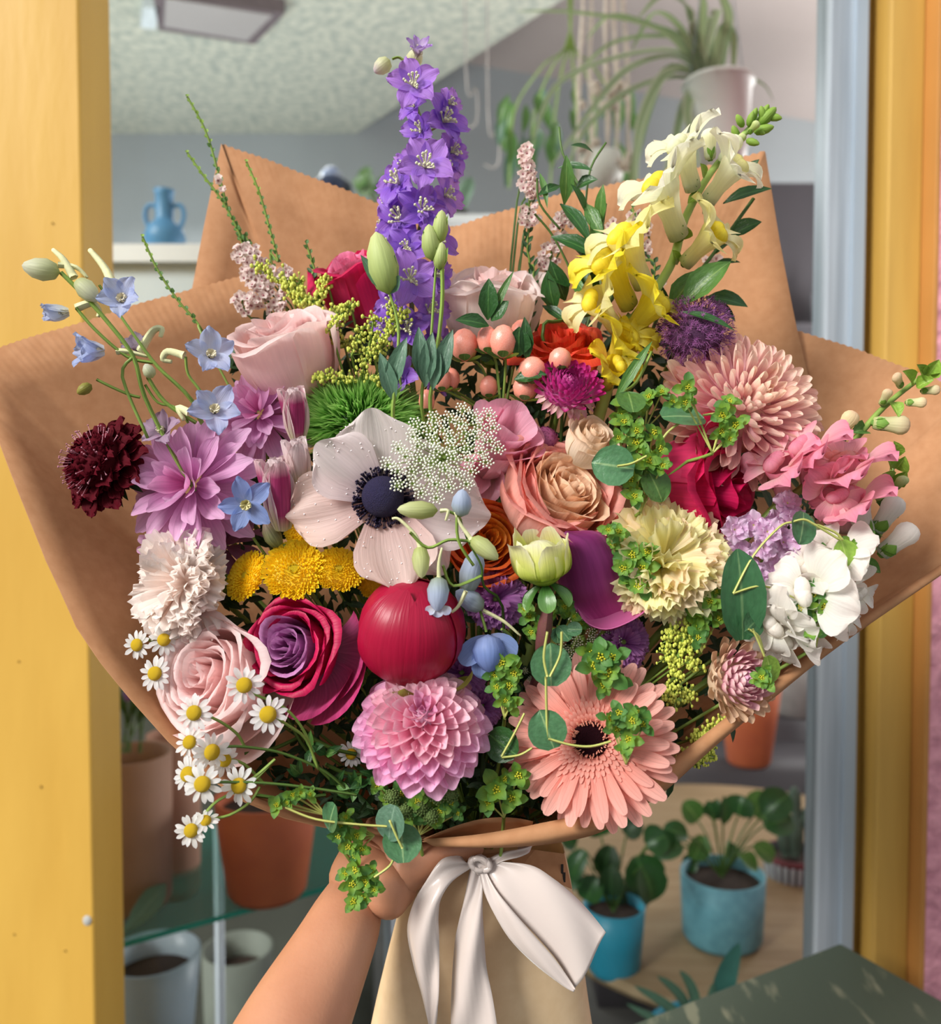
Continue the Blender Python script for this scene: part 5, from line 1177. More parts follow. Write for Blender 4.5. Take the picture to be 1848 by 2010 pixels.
spur(T, [(115, 520, .497), (150, 525, .499), (172, 545, .5)], .002); spur(T, [(145, 545, .497), (125, 510, .498), (104, 490, .5)]); spur(T, [(222, 560, .497), (205, 525, .499), (176, 490, .5)], .003)
spur(T, [(150, 605, .497), (180, 595, .498), (195, 610, .5), (192, 622, .5)]); spur(T, [(362, 698, .499), (330, 690, .5), (320, 705, .501), (338, 710, .502)]); spur(T, [(372, 810, .502), (350, 800, .503), (362, 825, .504)])
spur(T, [(275, 690, .505), (300, 650, .503), (318, 645, .502), (315, 662, .502)]); spur(T, [(230, 690, .50), (250, 690, .50), (290, 700, .503)], .0022)
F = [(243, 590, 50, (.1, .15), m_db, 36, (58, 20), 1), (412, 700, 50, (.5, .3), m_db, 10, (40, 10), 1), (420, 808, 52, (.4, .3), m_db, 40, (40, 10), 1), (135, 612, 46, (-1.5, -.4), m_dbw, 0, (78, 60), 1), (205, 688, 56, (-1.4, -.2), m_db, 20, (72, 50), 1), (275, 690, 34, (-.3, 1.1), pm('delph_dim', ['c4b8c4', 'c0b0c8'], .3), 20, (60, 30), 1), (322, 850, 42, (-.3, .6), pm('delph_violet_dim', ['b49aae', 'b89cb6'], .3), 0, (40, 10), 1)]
for i, (x, y, r_, f, m, ro, e, _) in enumerate(F):
    d = .494 if i < 5 else .512
    floret5(T, HM(x, y, d, (f[0], f[1], 1), ro, r_), m, 5, 1.05, .42, e, .25, 'lobe', m_bc, seed=i, eyeg=bee, ruf=.08)
# lower blue delphinium floret and the bud spray over the anemone
T = thing('delphinium', 'single blue delphinium floret below the mauve chrysanthemum', 'delphinium', T3(*P(485, 995, .5)))
m_db2 = pm('delphinium_deep_blue', ['aebde6', '8fa8e2', '93abe4'], .35, .08)
floret5(T, HM(485, 990, .492, (.1, -.1, 1), 20, 54), m_db2, 5, 1.05, .36, (20, 0), .25, 'lobe', solid('bee_yellow', 'd9d09a', .6), seed=3, eyeg=bee)
ped(T, [(485, 990, .497), (500, 1060, .52), (930, 1650, .565)])
T = spike('delphinium', 'spray of greenish and pale blue delphinium buds hanging over the anemone', 'delphinium', [(905, 1020, .472), (918, 1060, .474), (945, 1110, .478), (950, 1150, .486), (990, 1240, .51), (930, 1650, .565)], .0010, M_STEMD)
m_gb = pm('bud_green_cream', ['b6c070', 'd3d998', 'e2e6b8'], .3, .08); m_gbb = pm('bud_blue', ['a8b47a', 'c2cfe6', 'd3def4'], .35, .08)
ped(T, [(870, 1000, .468), (895, 1010, .470), (905, 1022, .472)]); ped(T, [(805, 1045, .466), (840, 1075, .469), (880, 1060, .471), (920, 1062, .474)]); ped(T, [(935, 1060, .472), (925, 1063, .473), (918, 1060, .474)]); ped(T, [(898, 1000, .468), (900, 1060, .470), (930, 1110, .474)])
ped(T, [(870, 1110, .47), (890, 1150, .475), (945, 1130, .48)]); ped(T, [(985, 1235, .485), (1000, 1245, .49), (1010, 1260, .5)]); ped(T, [(955, 1240, .487), (948, 1215, .487), (940, 1190, .49)])
for (x, y, x2, y2, w, m, lw) in [(860, 1002, 780, 1000, .22, m_gb, 1), (905, 1015, 908, 960, .34, m_gbb, 1), (825, 1070, 828, 1135, .26, m_gb, 1), (925, 1055, 978, 1098, .25, m_gb, 1), (915, 1165, 940, 1075, .24, m_gbb, 1), (862, 1130, 858, 1200, .3, m_gbb, 1), (950, 1195, 895, 1160, .3, m_gbb, 1), (958, 1245, 962, 1320, .42, m_db2, 1)]:
    a = P(x, y, .470 if y < 1160 else .486); b_ = P(x2, y2, .466 if y < 1160 else .482)
    small_bud('flower_bud', T, frame_at(a, b_ - a, -FWD, (b_ - a).length), m, 1, w)
for l in [[(825, 1075, .469), (815, 1050, .468), (785, 1020, .467), (770, 1018, .466)], [(925, 1058, .47), (905, 1030, .469), (893, 1005, .468)], [(862, 1135, .469), (862, 1105, .468), (868, 1075, .467)], [(915, 1160, .474), (900, 1190, .475), (882, 1205, .476)], [(948, 1198, .485), (990, 1220, .486), (1022, 1248, .488)], [(865, 1003, .468), (880, 1003, .467), (875, 1022, .467)]]: spur(T, l, .0014)
for dx, r_ in ((-16, 1), (-2, 1), (14, 1)): 
    a = P(862 + dx * .5, 1190, .469); leaf_to(T, a, P(862 + dx * 1.4, 1212 - abs(dx) * .5, .467), .003, m_dbw, shape='round')
for a_ in ((930, 1268, 905, 1300), (985, 1270, 1012, 1285), (958, 1285, 945, 1330), (972, 1285, 985, 1322)):
    leaf_to(T, P(960, 1255, .49), P(a_[2], a_[3], .486), .007, m_db2, shape='lobe')
# ------------------------------------------------------------------ lisianthus buds
T = spike('lisianthus', 'closed yellow green lisianthus bud on a long stem left of the larkspur base', 'lisianthus', [(765, 575, .515), (782, 640, .515), (780, 720, .515), (772, 835, .52), (800, 960, .55), (930, 1650, .565)], .0018)
m_lb = pm('lisianthus_bud', ['a4bd5e', 'c9d88c', 'dde3a6'], .25, .06)
a = P(764, 578, .515); b_ = P(738, 455, .512); small_bud('flower_bud', T, frame_at(a, b_ - a, -FWD, (b_ - a).length), m_lb, 1, .24)
for (x, y) in ((708, 500), (785, 540), (750, 520), (775, 500)): leaf_to(T, a, P(x, y, .511), .004, M_LEAFG, bend=-10)
for (x0, y0, x1, y1) in ((765, 770, 800, 660), (775, 790, 745, 690)): leaf_to(T, P(x0, y0, .517), P(x1, y1, .512), .0048, M_LEAFG, cup=.5)
T = spike('lisianthus', 'twin small green lisianthus buds on tall stems right of the larkspur', 'lisianthus', [(858, 500, .518), (852, 580, .518), (845, 680, .518), (828, 800, .525), (860, 960, .55), (930, 1650, .565)], .0015)
ped(T, [(868, 520, .516), (868, 600, .517), (855, 720, .519), (845, 800, .523), (870, 900, .54)], .0013)
for (x, y, x2, y2, w) in [(862, 478, 868, 412, .24), (850, 512, 842, 440, .26), (862, 530, 868, 475, .26)]:
    a = P(x, y, .516); b_ = P(x2, y2, .513); small_bud('flower_bud', T, frame_at(a, b_ - a, -FWD, (b_ - a).length), m_lb, 1, w)
    for s in (-12, 12): leaf_to(T, a, P(x2 + s, y2 + 10, .511), .002, M_STEM, bend=-10)
for (x0, y0, x1, y1) in ((830, 750, 822, 640), (835, 760, 850, 650), (858, 755, 890, 645), (850, 765, 862, 680), (862, 740, 882, 690)): leaf_to(T, P(x0, y0, .519), P(x1, y1, .514), .0048, M_LEAFG, cup=.5)
# ------------------------------------------------------------------ snapdragons
m_sn = pm('snap_cream', ['f4f8e2', 'fbfbdc', 'fefce8'], .4, .05); m_sny = pm('snap_yellow', ['f6f2a0', 'fbee60', 'fdea34'], .35, .06); m_snc = pm('snap_pale_yellow', ['fafbd8', 'fcf8c8', 'fcf4a4'], .38, .05)
m_py = pm('snap_palate_yellow', ['fce028', 'fde848'], .2, .05)
T = spike('snapdragon', 'cream and yellow snapdragon spike leaning to the upper right', 'snapdragon', [(1500, 225, .56), (1455, 270, .56), (1395, 340, .56), (1345, 430, .558), (1322, 510, .555), (1280, 580, .553), (1235, 640, .553), (1205, 720, .555), (930, 1650, .565)], .0042, solid('snap_stem', 'a9c76a', .45, .12, 40))
SN = [((1362, 375), (1338, 282), 1.0, m_sn, m_sn), ((1385, 400), (1442, 325), 1.05, m_sn, m_snc), ((1335, 470), (1300, 370), 1.1, m_sn, m_py), ((1342, 520), (1400, 460), 1.1, m_snc, m_py), ((1265, 565), (1232, 475), 1.15, m_snc, m_py), ((1238, 605), (1198, 520), 1.1, m_sny, m_py), ((1215, 650), (1170, 590), 1.05, m_snc, m_py), ((1225, 665), (1290, 590), 1.0, m_sny, m_py), ((1195, 720), (1225, 665), 1.15, m_sny, m_py), ((1190, 760), (1210, 715), 1.0, m_sny, m_py), ((1235, 700), (1262, 650), .8, m_sny, m_py)]
for i, (a, b_, s, tm, pl_) in enumerate(SN):
    A = P(a[0], a[1], .553); B = P(b_[0], b_[1], .533); M = frame_at(A, B - A, -FWD + UP * .5, (B - A).length * 1.06 * s)
    snap(T, M, tm if i not in (8, 9) else m_sny, tm, pl_, seed=i)
for (x, y, x2, y2, s) in [(1395, 315, 1392, 250, 1), (1415, 320, 1450, 270, 1.1), (1445, 290, 1462, 262, 1), (1470, 262, 1490, 238, 1.0)]:
    A = P(x, y, .556); B = P(x2, y2, .548); snapbud(T, frame_at(A, B - A, -FWD, (B - A).length * .85 * s), m_sn if y > 300 else m_lb, x)
for (x, y, x2, y2) in [(1490, 245, 1520, 215), (1475, 240, 1485, 215), (1500, 240, 1495, 212), (1480, 260, 1515, 250), (1460, 250, 1448, 228), (1510, 235, 1525, 225), (1470, 250, 1478, 222), (1486, 255, 1500, 262), (1495, 232, 1508, 208), (1505, 228, 1532, 232), (1450, 275, 1440, 250), (1465, 275, 1488, 282)]:
    A = P(x, y, .558); B = P(x2, y2, .554); small_bud('green_bud', T, frame_at(A, B - A, -FWD, (B - A).length), pm('green_bud', ['8fb84a', 'a9c95c'], .25), 1.15, .3)
for (x, y, x2, y2) in [(1372, 385, 1350, 400), (1330, 520, 1320, 490), (1405, 390, 1400, 370), (1290, 580, 1262, 570), (1345, 470, 1350, 445), (1382, 350, 1375, 320)]: leaf_to(T, P(x, y, .556), P(x2, y2, .548), .004, M_LEAFL)
m_sp = pm('snap_pink', ['f8dccc', 'f9b4c0', 'f89cb8'], .35, .07); m_spp = pm('snap_peach', ['f8dfcc', 'f9c4b4', 'f4aca4'], .35, .06)
T = spike('snapdragon', 'pink snapdragon with a tip of green buds pointing right', 'snapdragon', [(1850, 715, .53), (1790, 755, .525), (1735, 800, .522), (1690, 850, .52), (1640, 905, .518), (1560, 970, .52), (1480, 1040, .53), (930, 1650, .565)], .0028, M_STEM)
for i, (a, b_, s, tm) in enumerate([((1540, 975), (1530, 915), 1.15, m_sp), ((1590, 950), (1580, 880), 1.1, m_sp), ((1625, 950), (1640, 890), .9, m_spp), ((1650, 985), (1660, 925), 1.3, m_spp), ((1600, 985), (1630, 970), 1.4, m_sp), ((1660, 1040), (1665, 985), 1.2, m_sp)]):
    A = P(a[0], a[1], .522); B = P(b_[0], b_[1], .503); snap(T, frame_at(A, B - A, -FWD + UP * .4, (B - A).length * s), tm, m_sp, tm, seed=i + 20)
m_bp = pm('snap_bud_peach', ['cfd78a', 'e9e3b4', 'f0c8a8'], .3, .05)
for (x, y, x2, y2, s) in [(1640, 860, 1675, 815, 1.1), (1712, 830, 1778, 835, 1.0), (1730, 795, 1745, 768, 1.1), (1778, 790, 1815, 790, .9), (1770, 760, 1760, 738, .9), (1808, 768, 1842, 765, .8)]:
    A = P(x, y, .52); B = P(x2, y2, .514); snapbud(T, frame_at(A, B - A, -FWD, (B - A).length), m_bp, x)
for (x, y, x2, y2) in [(1790, 755, 1772, 728), (1810, 745, 1800, 715), (1820, 740, 1845, 705), (1800, 760, 1835, 745), (1830, 735, 1860, 730), (1750, 790, 1765, 820), (1700, 845, 1670, 850), (1640, 905, 1690, 905), (1650, 890, 1625, 860)]:
    A = P(x, y, .521); B = P(x2, y2, .513); leaf_to(T, A, B, .0048, M_LEAFL if x > 1740 else M_LEAF, cup=.8)
m_wh = pm('snap_white', ['fafae8', 'fefbf4', 'fdf6ee'], .4, .04)
T = spike('snapdragon', 'white snapdragon with green bud tip on the right paper', 'snapdragon', [(1755, 885, .525), (1750, 940, .522), (1740, 1000, .518), (1720, 1060, .515), (1650, 1130, .512), (1560, 1220, .515), (930, 1650, .565)], .0026, M_STEM)
for (x, y, x2, y2, s) in [(1718, 1045, 1760, 985, 1.0), (1728, 1090, 1790, 1040, 1.15), (1705, 1055, 1680, 990, 1.1), (1735, 985, 1722, 960, .9), (1755, 960, 1775, 940, .9)]:
    A = P(x, y, .516); B = P(x2, y2, .506); snapbud(T, frame_at(A, B - A, -FWD, (B - A).length), m_wh if y > 1000 else m_lb, x)
for (x, y, x2, y2) in [(1755, 900, 1755, 865), (1748, 920, 1738, 890), (1760, 920, 1778, 895), (1745, 950, 1732, 930), (1758, 950, 1782, 925), (1740, 1010, 1720, 985), (1730, 1050, 1700, 1030), (1725, 1070, 1760, 1090), (1690, 1110, 1730, 1125), (1745, 1010, 1768, 985)]:
    A = P(x, y, .518); B = P(x2, y2, .510); leaf_to(T, A, B, .005, M_LEAFL if y < 960 else M_LEAF, cup=.8)
for i, (a, b_, s) in enumerate([((1570, 1200), (1545, 1240), 1.3), ((1600, 1160), (1600, 1120), 1.2), ((1640, 1150), (1680, 1160), 1.2), ((1600, 1190), (1655, 1205), 1.2), ((1540, 1200), (1530, 1215), 1.6), ((1630, 1110), (1640, 1090), 1.5), ((1570, 1180), (1580, 1170), 2.0), ((1600, 1200), (1600, 1230), 1.2)]):
    A = P(a[0], a[1], .512); B = P(b_[0], b_[1], .496); snap(T, frame_at(A, B - A, -FWD + UP * .3, (B - A).length * s), m_wh, m_wh, m_wh, seed=i + 40)
# ------------------------------------------------------------------ stock
m_stk = pm('stock_lilac', ['f8eee0', 'f6d6ee', 'f4cff0', 'f8e0f8'], .38, .08)
T = spike('stock', 'pale lilac stock flower cluster at right', 'stock', [(1520, 1010, .52), (1490, 1080, .52), (1460, 1150, .525), (930, 1650, .565)], .003)
for i in range(20):
    x, y = [(1440, 1040), (1480, 1030), (1520, 1025), (1555, 1020), (1570, 1060), (1535, 1065), (1495, 1075), (1455, 1085), (1425, 1075), (1430, 1110), (1475, 1120), (1520, 1110), (1555, 1105), (1500, 1150), (1540, 1140), (1460, 1150), (1590, 1080), (1530, 1175), (1505, 1045), (1545, 990)][i]
    M = HM(x, y, .506 + .004 * (i % 3), (rnd.uniform(-.5, .5), rnd.uniform(-.1, .8), 1), rnd.uniform(0, 90), 31)
    floret5(T, M, m_stk, 5, .95, .5, (35, 0), .1, 'round', M_YG, eyer=.1, seed=i, ruf=.14)
    floret5(T, M @ T3(0, 0, .12) @ RZ(.7) @ SC(.6), m_stk, 4, .95, .5, (60, 20), .1, 'round', M_YG, eyer=.1, seed=i, ruf=.14)
for (x, y) in ((1600, 1035), (1605, 1060), (1592, 1020), (1615, 1045)):
    A = P(x - 10, y + 25, .51); B = P(x, y, .506); small_bud('green_bud', T, frame_at(A, B - A, -FWD, (B - A).length * 1.3), pm('stock_bud', ['7c8f5a', '95a27a'], .2), 1, .35)
# ------------------------------------------------------------------ alstroemeria
m_alo = pm('alstro_pink', ['d8d8b0', 'c24a84', 'b43c74', 'f0d0d4'], .3, .2, .4, 14, pos=[0, .25, .8, 1], edge=('f8e6e2', 5)); m_alw = pm('alstro_white', ['d9dca6', 'f6e2de', 'f8e6e8'], .35, .1)
for (x, y, x2, y2, lab) in [(585, 870, 575, 770, 'closed striped pink alstroemeria beside the fuzzy green ball'), (555, 1040, 540, 910, 'half open pink and white alstroemeria left of the anemone'), (590, 960, 580, 870, 'pale alstroemeria bloom between the two striped ones')]:
    A = P(x, y, .508); B = P(x2, y2, .496)
    M = frame_at(A, B - A, -FWD, (B - A).length); T = thing('alstroemeria', lab, 'alstroemeria', M)
    for k in range(6):
        me = mesh('petal', lambda: petal(1.05, .26, 78, 92, .8, 'lobe', .04, nu=6, nv=8), ('als'))
        part('petal', me, m_alo if (k % 2 == 0 and 'pale' not in lab) else m_alw, T, ang(60 * k + 30) @ T3(0, .04 if k % 2 else .1, 0) @ RX(R(3 if k % 2 else -4)) @ SC(1 if k % 2 else 1.0))
    stem_to_tie(T, M, .0014)
T = thing('alstroemeria', 'small striped green alstroemeria bud above the yellow buttons', 'alstroemeria', T3(*P(535, 1060, .515)))
A = P(548, 1075, .512); B = P(520, 1025, .508); small_bud('flower_bud', T, frame_at(A, B - A, -FWD, (B - A).length), pm('alstro_bud', ['7d9450', '9a9a6a', 'a87a7a'], .2, .3), 1, .3)
ped(T, [(548, 1075, .512), (560, 1110, .53), (930, 1650, .565)])
# ------------------------------------------------------------------ chamomile
m_chw = pm('chamomile_white', ['e9e9e4', 'f6f6f4', 'f4f4f4'], .35, .08); m_chy = solid('chamomile_yellow', 'fbd820', .7, .15, 220, c2='edbc14', bump=.8, bdist=.001)
CH = [(480, 1345, 37, (.1, .2), 0, 'chamomile flower at the right of the upper pair over the blush rose'), (527, 1402, 40, (0, .1), 0, 'largest chamomile flower beside the magenta rose base'), (382, 1399, 36, (-.1, .1), 0, 'chamomile flower on a curved stem over the blush rose'), (373, 1457, 32, (-.2, .4), .006, 'chamomile flower tucked under the curved stem one'),
      (415, 1476, 38, (.9, .1), .003, 'chamomile flower turned to the right in the left cluster'), (370, 1520, 36, (-.3, .4), 0, 'chamomile flower at the left edge of the cluster'), (398, 1539, 38, (.1, .3), -.008, 'front chamomile flower at the base of the cluster'), (470, 1542, 37, (-.2, .2), .004, 'chamomile flower crossed by thin green stems'),
      (376, 1630, 33, (.0, .2), 0, 'lowest chamomile flower hanging below the paper edge'), (403, 1612, 28, (.2, 1.4), .004, 'chamomile flower seen edge on beside the lowest one'), (440, 1492, 32, (.8, .2), .012, 'chamomile flower half hidden behind the cluster'),
      (305, 1322, 33, (-.1, .2), .040, 'shaded chamomile flower inside the paper left of the blush rose'), (322, 1256, 30, (.3, .2), .042, 'shaded chamomile flower just under the cream carnation'), (270, 1266, 30, (-.3, .1), .045, 'dimmest chamomile flower deep against the paper at left'), (690, 1480, 26, (0, .2), .055, 'dark shaded chamomile between blush rose and pink dahlia')]
for i, (x, y, r_, f, o_, lab) in enumerate(CH):
    d = .462 + o_ ; M = HM(x, y, d, (f[0], f[1], 1), i * 31, r_)
    T = thing('chamomile', lab, 'chamomile', M, 'chamomile flowers')
    part('disc', mesh('disc', lambda: lathe([(.001, -.08), (.3, -.05), (.42, .04), (.42, .14), (.33, .27), (.18, .34), (.001, .36)], 18), 'chd'), m_chy, T)
    n = 12 + i % 3
    for k in range(n):
        me = mesh('petal', lambda: petal(.68, .155, 8, -8, .25, 'lobe', .02, nu=4, nv=6, rd=.05), 'chp'); part('petal', me, m_chw, T, ang(k * 360 / n + rnd.uniform(-6, 6)) @ T3(0, .33, -.02) @ RX(R(rnd.uniform(-16, 14))) @ SC(rnd.uniform(.85, 1.08)))
    part('calyx', mesh('calyx', lambda: lathe([(.02, -.3), (.2, -.22), (.36, -.06), (.3, -.04)], 12), 'chc'), M_SEPAL, T)
    path = {0: [(480, 1345), (495, 1360), (560, 1390), (600, 1440), (620, 1500)], 1: [(527, 1402), (560, 1420), (600, 1450), (625, 1510)], 2: [(395, 1398), (430, 1415), (465, 1440), (480, 1465)], 3: [(373, 1457), (400, 1480), (440, 1470)], 4: [(415, 1476), (450, 1465), (500, 1468), (560, 1480), (640, 1515), (690, 1560)], 5: [(370, 1520), (400, 1530), (430, 1535)], 6: [(398, 1539), (450, 1535), (520, 1537), (600, 1545), (700, 1560)], 7: [(470, 1542), (500, 1525), (540, 1490)],
            8: [(376, 1630), (400, 1600), (430, 1570), (490, 1540), (540, 1490)], 9: [(410, 1620), (450, 1600), (490, 1575), (510, 1545)], 10: [(440, 1492), (480, 1500), (520, 1540)]}.get(i)
    if path:
        w = [P(a, b_, d + .002 + .006 * j) for j, (a, b_) in enumerate(path)]; w[0] = M.to_translation() + FWD * .003
        wpart('stem', tube(smooth_path(w, 4), .00085, 5), M_STEMD if i in (4, 6) else M_STEM, T)
    else: stem_to_tie(T, M, .001, back=.02)
# ------------------------------------------------------------------ dahlia bud, yellow green
T = thing('dahlia_bud', 'yellow green opening dahlia bud on a thick purple stem', 'dahlia', HM(1065, 1105, .478, (-.25, 1.6, .35), 0, 70))
m_dbu = pm('dahlia_bud_green', ['8cba2c', 'c6da44', 'eef08c', 'f8f4d4'], .25, .08, .3, spec=.6)
for k in range(11):
    t = k / 10; prof = [(0, .1, -.6), (.35, .72, -.25), (.7, .8 - .1 * (1 - t), .35), (1, .45 + .3 * t, 1.0 - .15 * (k % 3))]
    part('petal', mesh('petal', wrap(prof, 38, 8, 9, .35, .05, .06, .1 + .2 * t * (k % 2), .02, k)), m_dbu, T, ang(k * 137.5))
part('petal', mesh('petal', petal(1.3, .3, 60, 100, .6, 'leaf', nu=6, nv=9)), m_dbu, T, ang(95) @ T3(0, .5, -.2))
part('bud_core', mesh('bud_core', ball(.66, 8, 12, (0, 0, 0))), m_dbu, T)
for k in range(6): part('sepal', mesh('sepal', lambda: petal(.85, .26, -20, -75, .3, 'round', nu=6, nv=7), 'dbs'), pm('sepal_dark_gloss', ['35602a', '4f8038', '6c9a4a'], .15, .2, .25, spec=.7), T, ang(60 * k + 30) @ T3(0, .12, -.62))
wpart('stem', tube(smooth_path([P(1070, 1145, .482), P(1076, 1180, .480), P(1066, 1260, .486), P(1052, 1350, .51), TIE], 5), [.0034] * 8 + [.0042] * 13, 8), solid('plum_stem', '6e3c46', .35, .2, 30, c2='6a4a3a'), T)
# ------------------------------------------------------------------ hypericum berries
T = thing('hypericum', 'hypericum sprig with coral pink berries below the white rose', 'berries', T3(*P(1000, 800, .535)))
m_hy = solid('hypericum_coral', 'f58a74', .25, .08, 20, c2='f9ac98', spec=.7)
for (x, y, r_, sq, o_) in [(988, 671, 23, 1.22, -.01), (957, 667, 18, 1.3, -.004), (912, 678, 24, 1.15, .003), (1022, 655, 18, 1.3, .006), (1100, 706, 20, 1.0, -.004), (1045, 728, 24, 1.0, -.002), (1032, 762, 22, 1.0, .006), (838, 788, 14, 1.4, .012), (868, 745, 16, 1.3, .012), (960, 760, 16, 1.2, .02), (885, 745, 16, 1.2, .02)]:
    d = D(x, y, o_ - .012); s = r_ * 1.15 * d / FPX; M = frame_at(P(x, y, d), UP + RIGHT * rnd.uniform(-.2, .2), -FWD, s)
    o = part('berry', mesh('berry', lambda: lathe([(.001, -1), (.4, -.95), (.8, -.6), (1, 0), (.86, .55), (.5, .9), (.12, 1.04), (.001, 1.06)], 16), 'berry'), m_hy, T, Mw=M @ S3(1, 1, sq))
    for k in range(5): part('sepal', mesh('sepal', lambda: petal(1.1, .42, -5, 30, .2, 'round'), 'bsep'), M_LEAFL if k % 2 else M_LEAF, o, ang(72 * k) @ T3(0, .15, -.98))
    wpart('stalk', tube(smooth_path([M.to_translation() - UP * s, P(x * .6 + 400, y + 45, d + .012), P(985, 830, .545)], 4), .0009, 5), M_STEM, T)
for (x, y, x2, y2, w) in [(958, 628, 960, 545, .0055), (965, 630, 1000, 590, .005), (960, 640, 893, 628, .006), (1018, 700, 1020, 640, .007), (1035, 708, 1030, 620, .004), (1010, 745, 1075, 735, .005), (965, 625, 1010, 530, .002)]:
    leaf_to(T, P(x, y, .525), P(x2, y2, .52), w, M_LEAFD if w > .003 else M_LEAF)
# ------------------------------------------------------------------ greenery
def sprig(name, label, cat, pts, rad, mat=M_STEM, group=None, k=4):
    w = smooth_path([P(*p) for p in pts], k); T = thing(name, label, cat, T3(*w[-1]), group)
    wpart('stem', tube(w, rad, 5), mat, T); return T, w
# ruscus
T, w = sprig('ruscus', 'twining ruscus sprig with glossy dark leaves above the red orange rose', 'foliage', [(1110, 330, .575), (1150, 400, .575), (1185, 480, .572), (1210, 560, .568), (1180, 610, .565), (1100, 630, .555), (1065, 660, .55), (1100, 900, .56), (930, 1650, .565)], .0012, M_STEMD)
for pts in ([(1135, 360, .575), (1105, 300, .575), (1098, 250, .578)], [(1150, 400, .575), (1160, 330, .575), (1190, 280, .578)], [(1050, 420, .57), (1090, 470, .57), (1130, 560, .567), (1125, 620, .56)], [(1210, 560, .567), (1180, 500, .56), (1190, 400, .565)], [(1055, 350, .57), (1060, 400, .57), (1100, 450, .57)]):
    wpart('branch', tube(smooth_path([P(*p) for p in pts], 4), .0008, 5), M_STEMD, T)
for i, (x, y, x2, y2, w_) in enumerate([(1108, 402, 1112, 302, .0062), (1095, 330, 1165, 335, .0045), (1130, 370, 1175, 352, .005), (1150, 400, 1185, 470, .005), (1100, 400, 1160, 480, .0062), (1082, 465, 1190, 515, .0068), (1170, 420, 1165, 500, .006), (1120, 560, 1072, 545, .006), (1110, 590, 1080, 510, .006), (1130, 550, 1165, 600, .006), (1160, 480, 1150, 560, .005), (1150, 420, 1120, 360, .0045), (1180, 440, 1185, 360, .005),
        (1165, 300, 1120, 285, .0035), (1100, 365, 1055, 385, .003), (1060, 340, 1075, 410, .003), (1090, 610, 1075, 530, .0065), (1175, 590, 1125, 520, .006), (1130, 490, 1190, 545, .006), (1065, 600, 1120, 640, .005)]):
    leaf_to(T, P(x, y, .565), P(x2, y2, .556), w_, M_LEAFD if i % 3 else M_LEAF, face=-FWD + UP * .5 + RIGHT * rnd.uniform(-.5, .5))
T, w = sprig('ruscus', 'ruscus branch with broad leaves fanning right of the snapdragon spike', 'foliage', [(1480, 390, .585), (1400, 500, .58), (1330, 590, .575), (1260, 700, .57), (930, 1650, .565)], .0013, M_STEMD)
for i, (x, y, x2, y2, w_, d) in enumerate([(1420, 400, 1518, 370, .0062, .58), (1435, 465, 1497, 435, .0072, .58), (1460, 350, 1492, 312, .004, .585), (1315, 605, 1380, 528, .0082, .545), (1340, 598, 1437, 512, .0086, .535), (1385, 585, 1470, 603, .0075, .575), (1335, 612, 1445, 650, .0042, .526), (1400, 520, 1455, 515, .0035, .58), (1395, 590, 1445, 632, .004, .58), (1290, 620, 1300, 560, .006, .57), (1380, 420, 1420, 375, .005, .585), (1400, 500, 1430, 480, .004, .583)]):
    leaf_to(T, P(x, y, d), P(x2, y2, d - .008), w_, M_LEAF if w_ > .0078 else M_LEAFD, face=-FWD + UP * .6)
T, w = sprig('grass_blade', 'long narrow green blade under the yellow snapdragon florets', 'foliage', [(1280, 690, .52), (1250, 750, .52), (1210, 790, .522), (1190, 900, .54), (930, 1650, .565)], .001, M_STEM)
leaf_to(T, P(1206, 788, .52), P(1282, 668, .514), .0035, M_LEAF)
# thin twigs of tiny leaves
def twig(label, pts, w=.0016, tip=M_LEAFL, base=M_LEAF, step=11, ll=11, blos=None):
    T, W = sprig('leafy_twig', label, 'foliage', pts, .0008, M_STEM, k=10); tot = 0; k = 0
    vis = [p for p in pts if p[1] < 720]; nn = (len(vis) - 1) * 10
    sp = W[:nn + 1]; L = sum((sp[i + 1] - sp[i]).length for i in range(len(sp) - 1)); st = step * .55 / FPX; n = int(L / st); acc = 0; j = 0
    for i in range(n):
        s = i * st
        while j < len(sp) - 2 and acc + (sp[j + 1] - sp[j]).length < s: acc += (sp[j + 1] - sp[j]).length; j += 1
        seg = sp[j + 1] - sp[j]; p = sp[j] + seg * ((s - acc) / max(1e-6, seg.length)); t = -seg.normalized()
        side = t.cross(FWD).normalized() * (1 if i % 2 else -1)
        leaf_to(T, p, p + (t * .85 + side * .5 - FWD * rnd.uniform(-.3, .5)) * (ll * .55 / FPX) * (.6 + .5 * min(1, i / 12)), w, tip if i < n * .22 else base, nv=3)
    return T
twig('long thin green twig reaching highest over the left paper peak', [(368, 190, .60), (405, 260, .60), (432, 350, .60), (452, 420, .60), (490, 490, .60), (520, 560, .595), (930, 1650, .565)])
twig('thin green twig crossing the left edge of the tall paper peak', [(368, 300, .595), (400, 345, .595), (440, 400, .595), (475, 470, .595), (500, 540, .595), (930, 1650, .565)])
twig('green twig standing alone in front of the tall left paper', [(484, 318, .60), (510, 380, .60), (530, 450, .60), (546, 510, .60), (560, 600, .6), (930, 1650, .565)])
twig('yellow tipped twig rising over the lower left paper edge', [(280, 465, .57), (310, 530, .57), (350, 590, .57), (395, 645, .57), (440, 740, .56), (930, 1650, .565)])
twig('short dark green twig left of the hot pink rose', [(602, 480, .585), (612, 510, .585), (622, 545, .585), (640, 640, .58), (930, 1650, .565)], ll=20, tip=M_LEAF, base=M_LEAFD)
twig('dark leafy stem carrying the pink white blossom spike', [(1040, 380, .59), (1038, 440, .588), (1036, 490, .586), (1040, 520, .585), (1040, 640, .58), (930, 1650, .565)], ll=22, tip=M_LEAF, base=M_LEAFD)
